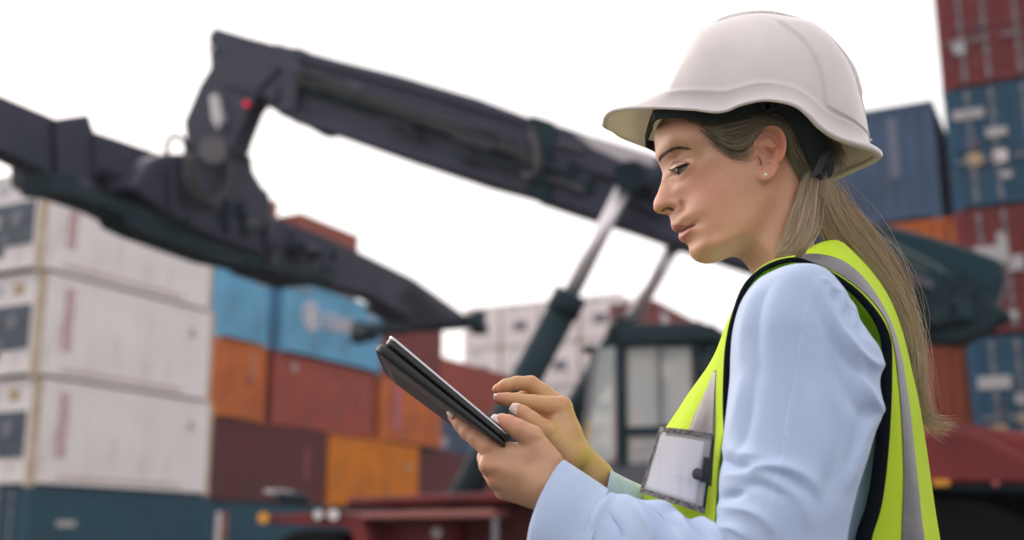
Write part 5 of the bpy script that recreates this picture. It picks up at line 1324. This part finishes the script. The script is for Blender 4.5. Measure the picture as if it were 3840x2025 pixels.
U_ = fold(U_, strk, flip=fl); U_ = soft_noise(U_, .0030, 17, flip=fl, stretch=(1, 1, .55)); pass
def D2V(a, b): return ((a-1542.3)/.5804, (b-570)/.5804)
fore_d = [((1418,1161),(1330,1405),86,30),((1428,1168),(1338,1412),88,34),((1470,1197),(1385,1450),96,36),((1535,1240),(1450,1500),110,41),((1575,1252),(1500,1530),120,44),((1640,1262),(1575,1565),132,47),((1700,1290),(1650,1590),146,50),((1765,1305),(1730,1620),160,53),((1830,1318),(1830,1640),172,57),((1900,1350),(1940,1640),182,56),((1960,1420),(2010,1590),186,46)]
fore = [(*D2V(*a), *D2V(*b), w, d) for a, b, w, d in fore_d]
f_ = loft(fore, 14, 150, 2.1)
fl2 = -1 if normals_of(f_)[len(f_)//2, :, 1].dot(f_[len(f_)//2, :, 1]-f_[len(f_)//2, :, 1].mean()) < 0 else 1
def dv(*pts): return [D2V(*p) for p in pts]
strk2 = [ (dv((1535,1235),(1500,1275),(1480,1330),(1478,1370)), 5, -.0015), (dv((1545,1240),(1512,1280),(1494,1330)), 12, .0022),
          (dv((1555,1250),(1600,1275),(1640,1330),(1650,1370)), 20, .0070), (dv((1590,1262),(1650,1280),(1700,1330)), 16, -.0070),
          (dv((1640,1265),(1700,1290),(1750,1360)), 18, .0065), (dv((1680,1285),(1740,1305),(1790,1360)), 13, -.0065),
          (dv((1735,1300),(1790,1320),(1830,1370)), 15, .0060), (dv((1530,1290),(1560,1330),(1570,1370)), 16, -.0050),
          (dv((1440,1200),(1420,1260),(1400,1340)), 18, .0016), (dv((1780,1310),(1820,1330),(1850,1370)), 12, -.0060) ]
f_ = fold(f_, strk2, flip=fl2); f_ = soft_noise(f_, .0030, 22, 9, flip=fl2)
shirt = empty('shirt', tuple(VS(850, 600, 0)), person)
def solid(o, t, off=0):
    s_ = o.modifiers.new('thickness', 'SOLIDIFY'); s_.thickness = t; s_.offset = off; return o
solid(mesh_obj('sleeve', U_.reshape(-1, 3), grid_faces(U_.shape[0], U_.shape[1], True), shirt_m, shirt), .0012)
solid(mesh_obj('sleeve', f_.reshape(-1, 3), grid_faces(f_.shape[0], f_.shape[1], True), shirt_m, shirt), .0014)
# raised seam down the sleeve
Uv = U_.reshape(-1, 3); _sx, _sy = to_src(Uv); _ux = (_sx-2300)*1.1554; _uy = (_sy-850)*1.1554; _nr = Uv[:, 1] < (Y0-.155)
sp_ = []
for a_, b_ in resample([(872,225),(846,300),(820,430),(795,620),(760,800),(738,940)], 30):
    d_ = np.where(_nr, (_ux-a_)**2+(_uy-b_)**2, 1e9); i_ = np.argsort(d_)[:5]; sp_.append((Uv[i_]/(d_[i_, None]+2)).sum(0)/(1/(d_[i_, None]+2)).sum(0)+np.array((0, -.0002, 0)))
g = Geo(); g.add(*tube(catmull(sp_[::2], 4), .0008, 6)); g.obj('seam', principled('seam_thread', (.52, .63, .84), .8), shirt)
# cuff: stands slightly outside the sleeve end
cuff = [(*D2V(*a), *D2V(*b), w, d) for a, b, w, d in [((1417,1160),(1326,1406),85,31.5),((1424,1164),(1331,1410),87,34),((1455,1183),(1364,1432),93,36.5),((1500,1212),(1408,1470),101,39.5),((1528,1232),(1434,1492),108,41.5)]]
c_ = loft(cuff, 10, 120, 2.1); c_ = soft_noise(c_, .0016, 30, 3, flip=fl2)
_ax = VS(*D2V(1375, 1285), 86)-VS(*D2V(1460, 1335), 98); _ax /= np.linalg.norm(_ax)
_n = (c_[..., 1].mean(1, keepdims=True)-c_[..., 1])/np.ptp(c_[..., 1], axis=1, keepdims=True)*2
c_ = c_+_ax[None, None]*(np.clip(_n, -1, 1)[..., None]**2*.011*np.linspace(1, 0, c_.shape[0])[:, None, None]**1.5)
solid(mesh_obj('cuff', c_.reshape(-1, 3), grid_faces(c_.shape[0], c_.shape[1], True), shirt_m, shirt), .0024)
ffar_d = [((1531,1186),(1505,1300),-22,36),((1562,1200),(1540,1320),-28,40),((1612,1222),(1590,1350),-44,46),((1700,1262),(1680,1420),-120,40),((1800,1310),(1800,1480),-160,44),((1900,1380),(1900,1500),-180,40)]
g_ = loft([(*D2V(*a), *D2V(*b), w, d) for a, b, w, d in ffar_d], 10, 90, 2.1); g_ = soft_noise(g_, .003, 30, 4)
solid(mesh_obj('sleeve', g_.reshape(-1, 3), grid_faces(g_.shape[0], g_.shape[1], True), shirt_m, shirt), .0014)
uf = U_[::3, ::3].copy(); uf[..., 1] = 2*Y0-uf[..., 1]; uf[..., 0] += .11; uf[..., 1] -= .035
solid(mesh_obj('sleeve', uf.reshape(-1, 3), grid_faces(uf.shape[0], uf.shape[1], True), shirt_m, shirt), .0012)
tors = [(850,230,930,200,0,50),(770,280,985,240,0,82),(680,350,1050,310,0,100),(610,450,1110,430,0,108),(560,580,1160,560,0,110),(490,720,1200,710,0,111),(400,860,1235,850,0,112),(320,1000,1262,1000,0,113),(270,1180,1285,1180,0,113),(270,1400,1300,1400,0,113),(290,1700,1310,1700,0,115),(300,1900,1300,1900,0,116)]
t_ = loft(tors, 8, 96, 2.4); t_ = soft_noise(t_, .006, 14, 2)
solid(mesh_obj('shirt_body', t_.reshape(-1, 3), grid_faces(t_.shape[0], t_.shape[1], True), shirt_m, shirt), .0015)
stitch_m = principled('stitching', (.30, .42, .66), .8)
for k_ in (c_.shape[0]-3, c_.shape[0]-6):
    g = Geo(); g.add(*tube(c_[k_]+(c_[k_]-c_[k_].mean(0))*.012, .0006, 5, closed=True)); g.obj('stitching', stitch_m, shirt)

# ---------------------------------------------------------------- vest
lime = (.68, .90, .05)
vest_m = principled('vest_mesh_fabric', lime, .75, spec=.3)
def translucent(m, c, f):
    nt = m.node_tree; b = nt.nodes['Principled BSDF']; t = nt.nodes.new('ShaderNodeBsdfTranslucent'); t.inputs[0].default_value = (*c, 1)
    ms = nt.nodes.new('ShaderNodeMixShader'); ms.inputs[0].default_value = f
    nt.links.new(b.outputs[0], ms.inputs[1]); nt.links.new(t.outputs[0], ms.inputs[2]); nt.links.new(ms.outputs[0], nt.nodes['Material Output'].inputs[0])
noise_vary(vest_m, 9, .10, bump=.25, bscale=900, bdist=.0008)
facing_m = vest_m.copy(); facing_m.name = 'vest_inner'
translucent(vest_m, (.75, 1, .06), .25); translucent(facing_m, (.75, 1, .12), .55)
stripe_m = principled('reflective_tape', (.20, .19, .21), .42, .25)
noise_vary(stripe_m, 16, .35, bump=.25, bscale=60, bdist=.003)
bind_m = principled('binding_tape', (.006, .010, .016), .9, spec=.12)
noise_vary(bind_m, 400, .4, bump=.3, bscale=900, bdist=.0006)
vest = empty('safety_vest', tuple(VS(850, 600, 0)), person)
fr = [ [(790,143,148),(792,138,125),(794,138,98),(798,150,70)],
       [(700,158,150),(702,158,125),(708,172,100),(722,205,78)],
       [(620,203,150),(620,206,125),(628,226,98),(648,272,74)],
       [(562,275,150),(556,282,125),(553,310,98),(576,352,68)],
       [(518,400,148),(500,400,124),(492,420,92),(512,452,58)],
       [(493,520,146),(472,515,122),(450,530,84),(450,548,40)],
       [(485,650,143),(450,640,118),(400,640,78),(378,650,18)],
       [(485,780,140),(440,770,116),(345,768,76),(292,780,0)],
       [(478,900,138),(430,890,114),(300,882,74),(218,895,0)],
       [(455,1050,136),(410,1035,113),(260,1020,72),(160,1035,0)],
       [(440,1200,135),(395,1180,112),(240,1160,72),(140,1155,0)],
       [(430,1400,135),(390,1400,112),(240,1400,72),(150,1400,0)],
       [(430,1700,135),(390,1700,112),(250,1700,72),(170,1700,0)] ]
bk = [ [(790,143,148),(808,138,138),(828,122,118),(855,96,80),(905,120,20)],
       [(870,167,150),(885,165,143),(900,124,124),(905,72,78),(950,110,0)],
       [(960,213,150),(975,208,145),(985,150,124),(980,61,62),(1000,105,0)],
       [(1050,277,150),(1065,275,145),(1065,213,122),(1050,112,55),(1055,150,0)],
       [(1120,350,148),(1136,350,142),(1137,308,119),(1125,200,48),(1120,230,0)],
       [(1170,425,146),(1185,432,138),(1199,425,114),(1190,308,42),(1185,330,0)],
       [(1196,505,143),(1214,543,133),(1240,553,108),(1242,440,36),(1235,460,0)],
       [(1199,620,140),(1226,640,129),(1258,652,104),(1291,620,32),(1280,630,0)],
       [(1196,760,138),(1240,780,126),(1280,800,99),(1331,780,28),(1318,785,0)],
       [(1187,920,136),(1248,930,124),(1298,960,97),(1361,950,26),(1348,955,0)],
       [(1172,1080,134),(1252,1090,121),(1318,1130,94),(1385,1120,24),(1370,1125,0)],
       [(1150,1220,133),(1248,1230,119),(1332,1260,92),(1402,1250,22),(1388,1255,0)],
       [(1112,1345,132),(1245,1358,118),(1347,1358,91),(1418,1360,20),(1404,1365,0)],
       [(1085,1500,130),(1245,1500,118),(1360,1500,91),(1436,1500,20),(1420,1505,0)],
       [(1085,1720,130),(1250,1720,118),(1375,1720,91),(1450,1720,20),(1435,1725,0)] ]
def V3(rows_): return [[VS(*p) for p in r_] for r_ in rows_]
def farside(q):
    q = q.copy(); w = Y0-q[..., 1]; q[..., 1] = 2*Y0-q[..., 1]; q[..., 0] += .055*np.clip(w/.15, 0, 1)**1.5; return q
FR = grid_surf(V3(fr), 10, 14); BK = grid_surf(V3(bk), 10, 14)
FR = soft_noise(FR, .0035, 15, 1, wrap=False); BK = soft_noise(BK, .0040, 12, 7, stretch=(1, 1, .35), wrap=False)
for nm_, gd in (('front_panel', FR), ('back_panel', BK)):
    for s_ in (1, -1):
        q = gd.copy()
        if s_ < 0: q = farside(q)
        solid(mesh_obj(nm_, q.reshape(-1, 3), grid_faces(q.shape[0], q.shape[1]), vest_m, vest), .0012)
# reflective tape on the back panel: between columns 1 and 2 of the control grid, standing off by a millimetre
nb = normals_of(BK, False); sg = 1 if nb[60, 20, 1] < 0 else -1
tape = (BK+nb*sg*.0014)[:, 14:29]
for s_ in (1, -1):
    q = tape.copy()
    if s_ < 0: q = farside(q)
    solid(mesh_obj('reflective_stripe', q.reshape(-1, 3), grid_faces(q.shape[0], q.shape[1]), stripe_m, vest), .0006)
# front tape
nf_ = normals_of(FR, False); sgf = 1 if nf_[60, 20, 1] < 0 else -1
def on_front(vx, vy):
    Vv = FR.reshape(-1, 3); sx, sy = to_src(Vv); d = ((sx-2300)*1.1554-vx)**2+((sy-850)*1.1554-vy)**2
    i = np.argsort(d)[:4]; wgt = 1/(d[i]+1); wgt /= wgt.sum()
    y = (Vv[i, 1]*wgt).sum(); w = Y0-y+.0022
    x, z = Vw(vx, vy, w); return np.array((x, Y0-w, z))
tp = []
for k in range(15):
    f = k/14; vy = 600+f*520
    lx = np.interp(vy, [600, 700, 800, 870, 1120], [444, 408, 360, 322, 290]); rx = np.interp(vy, [600, 700, 900, 1120], [447, 441, 438, 420])
    tp.append([on_front(lx+(rx-lx)*j/8, vy+(25*j/8 if f > .3 else 0)) for j in range(9)])
tp = np.array(tp); tp = np.stack([np.stack([np.convolve(np.pad(tp[:, j, c], 2, mode='edge'), np.ones(5)/5, 'valid') for c in range(3)], 1) for j in range(9)], 1)
solid(mesh_obj('reflective_stripe', tp.reshape(-1, 3), grid_faces(15, 9), stripe_m, vest), .0006)
# armhole binding: a folded ribbon
bl = catmull([VS(*p) for p in [(487,900,140),(482,780,143),(484,650,146),(492,520,149),(516,400,151),(560,275,153),(620,203,153),(700,158,153),(790,141,151),(870,166,153),(960,212,153),(1050,276,153),(1120,349,151),(1170,424,149),(1197,505,146),(1200,620,143),(1197,760,141),(1188,920,139),(1173,1080,137),(1151,1220,136),(1113,1345,135),(1085,1500,133)]], 10)
wd = np.interp(np.linspace(0, 1, len(bl)), [0, .10, .14, .20, .30, .42, .50, .62, .75, 1], [13, 12, 9, 4.4, 2.6, 2.6, 4.5, 6.5, 10, 13.5])/1000
T_ = np.gradient(bl, axis=0); T_ /= np.linalg.norm(T_, axis=1, keepdims=True)
in_ = np.cross(T_, (0, 1.0, 0)); ctr = VS(830, 700, 140); in_ *= np.sign(((ctr-bl)*in_).sum(1))[:, None]; in_ /= np.linalg.norm(in_, axis=1, keepdims=True)
R_ = np.stack([bl-in_*.0015, bl-in_*.0008+np.array((0, -.0022, 0)), bl+in_*(wd*.5)[:, None]+np.array((0, -.0026, 0)), bl+in_*(wd)[:, None]+np.array((0, -.0004, 0)), bl+in_*(wd)[:, None]+np.array((0, .0016, 0))], 1)
for s_ in (1, -1):
    q = R_.copy()
    if s_ < 0: q = farside(q)
    if s_ > 0:
        fa = [(562,275,150),(620,203,150),(700,158,150),(790,144,149),(870,168,149),(960,214,149),(1050,278,149),(1120,351,147),(1170,426,145),(1196,506,142),(1199,620,139)]
        fb = [(572,292,143),(644,232,136),(722,192,132),(800,186,128),(872,215,120),(930,290,108),(990,380,96),(1040,470,88),(1085,560,84),(1120,640,84),(1140,720,90)]
        FA = grid_surf([[VS(*a_), (VS(*a_)+VS(*b_))/2+np.array((0, .006, 0)), VS(*b_)] for a_, b_ in zip(fa, fb)], 8, 8)
        solid(mesh_obj('armhole_facing', FA.reshape(-1, 3), grid_faces(FA.shape[0], FA.shape[1]), facing_m, vest), .0012)
    solid(mesh_obj('armhole_binding', q.reshape(-1, 3), grid_faces(q.shape[0], 5), bind_m, vest), .0012)

# ---------------------------------------------------------------- badge pouch on the chest
def B4(pts):                                   # pouch-study coordinates (crop at 2400,1560 x3.394)
    return [np.array(on_front((2400+a/3.394-2300)*1.1554, (1560+b/3.394-850)*1.1554)) for a, b in pts]
quad = [(265,145),(955,235),(825,1245),(5,975)]
def pouch_pt(u, v, lift):
    # u across, v down; plane through the chest surface, slightly bowed
    a = np.array(quad, float); p = (a[0]*(1-u)+a[1]*u)*(1-v)+(a[3]*(1-u)+a[2]*u)*v
    if v < .5: p[1] -= 12*math.sin(u*math.pi)
    w = .118+.028*u-.012*v+.006*math.sin(u*math.pi)+lift
    x, y = 2400+p[0]/3.394, 1560+p[1]/3.394
    q = at(x, y, Y0-w); return np.array((q.x, q.y, q.z))
def pouch_patch(u0, u1, v0, v1, lift, n=12, m=12, wav=0):
    return np.array([[pouch_pt(u0+(u1-u0)*i/n, v0+(v1-v0)*j/m, lift+wav*math.sin(i*1.9+j*.4)) for i in range(n+1)] for j in range(m+1)])
pouch = empty('badge_pouch', tuple(pouch_pt(.5, .5, 0)), vest)
def pp(name, u0, u1, v0, v1, lift, mat, th=.0008, wav=0):
    q = pouch_patch(u0, u1, v0, v1, lift, wav=wav); return solid(mesh_obj(name, q.reshape(-1, 3), grid_faces(13, 13), mat, pouch), th)
trim_m = principled('pouch_trim', (.03, .028, .03), .35); noise_vary(trim_m, 260, tint=(.30, .27, .27), bump=.8, bscale=320, bdist=.002)
grey_m = principled('pouch_backing', (.055, .07, .075), .4); noise_vary(grey_m, 60, tint=(.16, .17, .17))
paper_m = principled('badge_card', (.78, .76, .84), .6)
plastic_m = principled('clear_pocket', (.95, .95, .97), .12, Transmission_Weight=0, Alpha=.16)
_nt = plastic_m.node_tree; _tc = _nt.nodes.new('ShaderNodeTexCoord'); _mp = _nt.nodes.new('ShaderNodeMapping'); _mp.inputs['Scale'].default_value = (70, 70, 9)
_nz = _nt.nodes.new('ShaderNodeTexNoise'); _nz.inputs['Scale'].default_value = 1; _bp = _nt.nodes.new('ShaderNodeBump'); _bp.inputs['Strength'].default_value = 1.0; _bp.inputs['Distance'].default_value = .008
for a_, b_ in ((_tc.outputs['Object'], _mp.inputs[0]), (_mp.outputs[0], _nz.inputs['Vector']), (_nz.outputs[0], _bp.inputs['Height']), (_bp.outputs[0], _nt.nodes['Principled BSDF'].inputs['Normal'])): _nt.links.new(a_, b_)
pp('backing', .0, 1, 0, 1, 0, grey_m)
pp('clear_border', .07, .97, .05, .95, .0012, principled('pocket_grey', (.34, .33, .35), .25), .0006, .0004)
pp('card', .05, .835, .115, .925, .0026, paper_m, .0006)
pp('clear_window', .01, .97, .02, .98, .0046, plastic_m, .0004, .0003)
pp('trim', .0, 1, -.005, .065, .0052, trim_m, .0018, .0004)
pp('trim', .0, 1, .93, 1.0, .0052, trim_m, .0018, .0004)
pp('trim', -.012, .012, 0, 1, .0050, trim_m, .0014)
pp('trim', .955, 1.0, 0, 1, .0050, principled('pouch_edge', (.02, .03, .032), .3), .0016)
pp('flap', .86, .985, .30, .62, .0060, principled('flap', (.03, .035, .04), .35), .0016)
faint = principled('faint_print', (.62, .68, .80), .6)
pp('print_line', .42, .70, .62, .645, .0031, faint, .0002); pp('print_line', .45, .76, .67, .69, .0031, faint, .0002)
sc_ = pouch_pt(.80, .535, .0085); sn_ = np.array((-.1, -1, .1)); sn_ /= np.linalg.norm(sn_)
g = Geo(); g.add(*tube([sc_-sn_*.004, sc_-sn_*.001, sc_+sn_*.0015, sc_+sn_*.0022], [.0034, .0056, .0056, .0042], 24)); g.obj('snap_button', principled('snap', (.035, .035, .05), .35), pouch)

# ---------------------------------------------------------------- trousers and boots (below the frame)
tr = []
for s_ in (1, -1):
    tr += [seg3((belly[0], Y0-s_*.05, 1.02), .100, (hipx+.01, Y0-s_*.07, hipz), .108, .05), seg3((hipx+.01, Y0-s_*.085, hipz), .098, (hipx-.01, Y0-s_*.09, .50), .072, .03), seg3((hipx-.01, Y0-s_*.09, .50), .070, (hipx+.03, Y0-s_*.10, .13), .060, .02)]
q_, r_ = sdf_mesh(tr, .009, pad=.03); tm = principled('trouser_cloth', (.03, .04, .07), .85); noise_vary(tm, 30, .3)
mesh_obj('trousers', q_, r_, tm, person)
for s_ in (1, -1):
    q_, r_ = sdf_mesh([seg3((hipx+.04, Y0-s_*.10, .12), .050, (hipx+.04, Y0-s_*.10, .05), .048, .02), seg3((hipx+.05, Y0-s_*.10, .045), .042, (hipx-.16, Y0-s_*.11, .04), .036, .02)], .006, pad=.03)
    q_[:, 2] = np.maximum(q_[:, 2], .005)
    mesh_obj('boot', q_, r_, principled('boot_leather', (.05, .035, .02), .6), person)

# ---------------------------------------------------------------- tablet in its folding cover (held: a thing of its own)
ta = np.array(kp(128, 98, 100)); tb = np.array(kp(880, 722, 100))
e1 = ta-tb; TL = np.linalg.norm(e1); e1 /= TL; e2 = np.array((0, 1.0, 0)); e3 = np.cross(e2, e1); e3 *= np.sign(e3[2]); e2 = e2-e3*.045; e2 /= np.linalg.norm(e2); e3 = np.cross(e2, e1); e3 *= np.sign(e3[2]); e3 /= np.linalg.norm(e3)
tablet = empty('tablet', tuple(tb)); tag(tablet, 'black tablet computer in a folding cover held in both hands', 'tablet')
def slab(name, u0, u1, v0, v1, n0, n1, rad, mat, n0b=None, n1b=None, bev=.0018):
    """rounded slab: u along the long side, v away from the camera, n along the normal; thickness may change along u"""
    pts = []
    for (cu, cv, a0) in ((u1-rad, v1-rad, 0), (u0+rad, v1-rad, 90), (u0+rad, v0+rad, 180), (u1-rad, v0+rad, 270)):
        for k in range(7):
            a = math.radians(a0+k*15); pts.append((cu+rad*math.cos(a), cv+rad*math.sin(a)))
    V = []; cu_, cv_ = (u0+u1)/2, (v0+v1)/2
    def P_(u, v, f, ins):
        t = (u-u0)/(u1-u0); lo_ = n0+(0 if n0b is None else (n0b-n0)*t); hi_ = n1+(0 if n1b is None else (n1b-n1)*t)
        su = u-np.sign(u-cu_)*ins; sv = v-np.sign(v-cv_)*ins
        return tb+e1*su+e2*sv+e3*(lo_+(hi_-lo_)*f)
    th = abs(n1-n0); bf = min(.4, bev/th)
    lv = [(0, bev), (bf*.3, bev*.3), (bf, 0), (1-bf, 0), (1-bf*.3, bev*.3), (1, bev)]
    n = len(pts)
    for f, ins in lv: V += [P_(u, v, f, ins) for u, v in pts]
    Fc = [tuple(int(x) for x in r) for r in grid_faces(len(lv), n, True)]
    Fc.append(tuple(range(n))[::-1]); Fc.append(tuple(range((len(lv)-1)*n, len(lv)*n)))
    o = mesh_obj(name, V, Fc, mat, tablet, smooth=False); return o
black_m = principled('tablet_black', (.012, .014, .018), .3); noise_vary(black_m, 200, .3, bump=.15, bscale=700, bdist=.001)
cover_m = principled('cover_leatherette', (.016, .020, .024), .5); noise_vary(cover_m, 300, .4, bump=.5, bscale=900, bdist=.001)
back_m = principled('cover_inside', (.14, .105, .11), .55); noise_vary(back_m, 120, .3, bump=.3, bscale=400, bdist=.001)
silver_m = principled('tablet_rim', (.55, .56, .60), .28, .9)
slab('tablet_body', .002, TL, .004, .150, -.0060, .0006, .010, black_m, -.0075, .0012)
slab('silver_rim', .004, TL+.001, .003, .151, -.0010, .0010, .010, silver_m, -.0004, .0026, bev=.0006)
slab('screen', .008, TL-.006, .008, .146, .0012, .0016, .004, principled('screen_glass', (.01, .012, .016), .04), .0028, .0032, bev=.0002)
slab('cover', -.001, TL+.004, .001, .153, -.0072, -.0125, .012, cover_m, -.0095, -.0205, bev=.0028)
for k in range(5):
    slab('cover_rib', .020, TL-.012, .070+.016*k, .080+.016*k, -.0118, -.0142, .004, back_m, -.0196, -.0216, bev=.0006)
slab('cover_lining', .010, TL-.004, .012, .148, -.0120, -.0131, .010, back_m, -.0200, -.0210, bev=.0004)
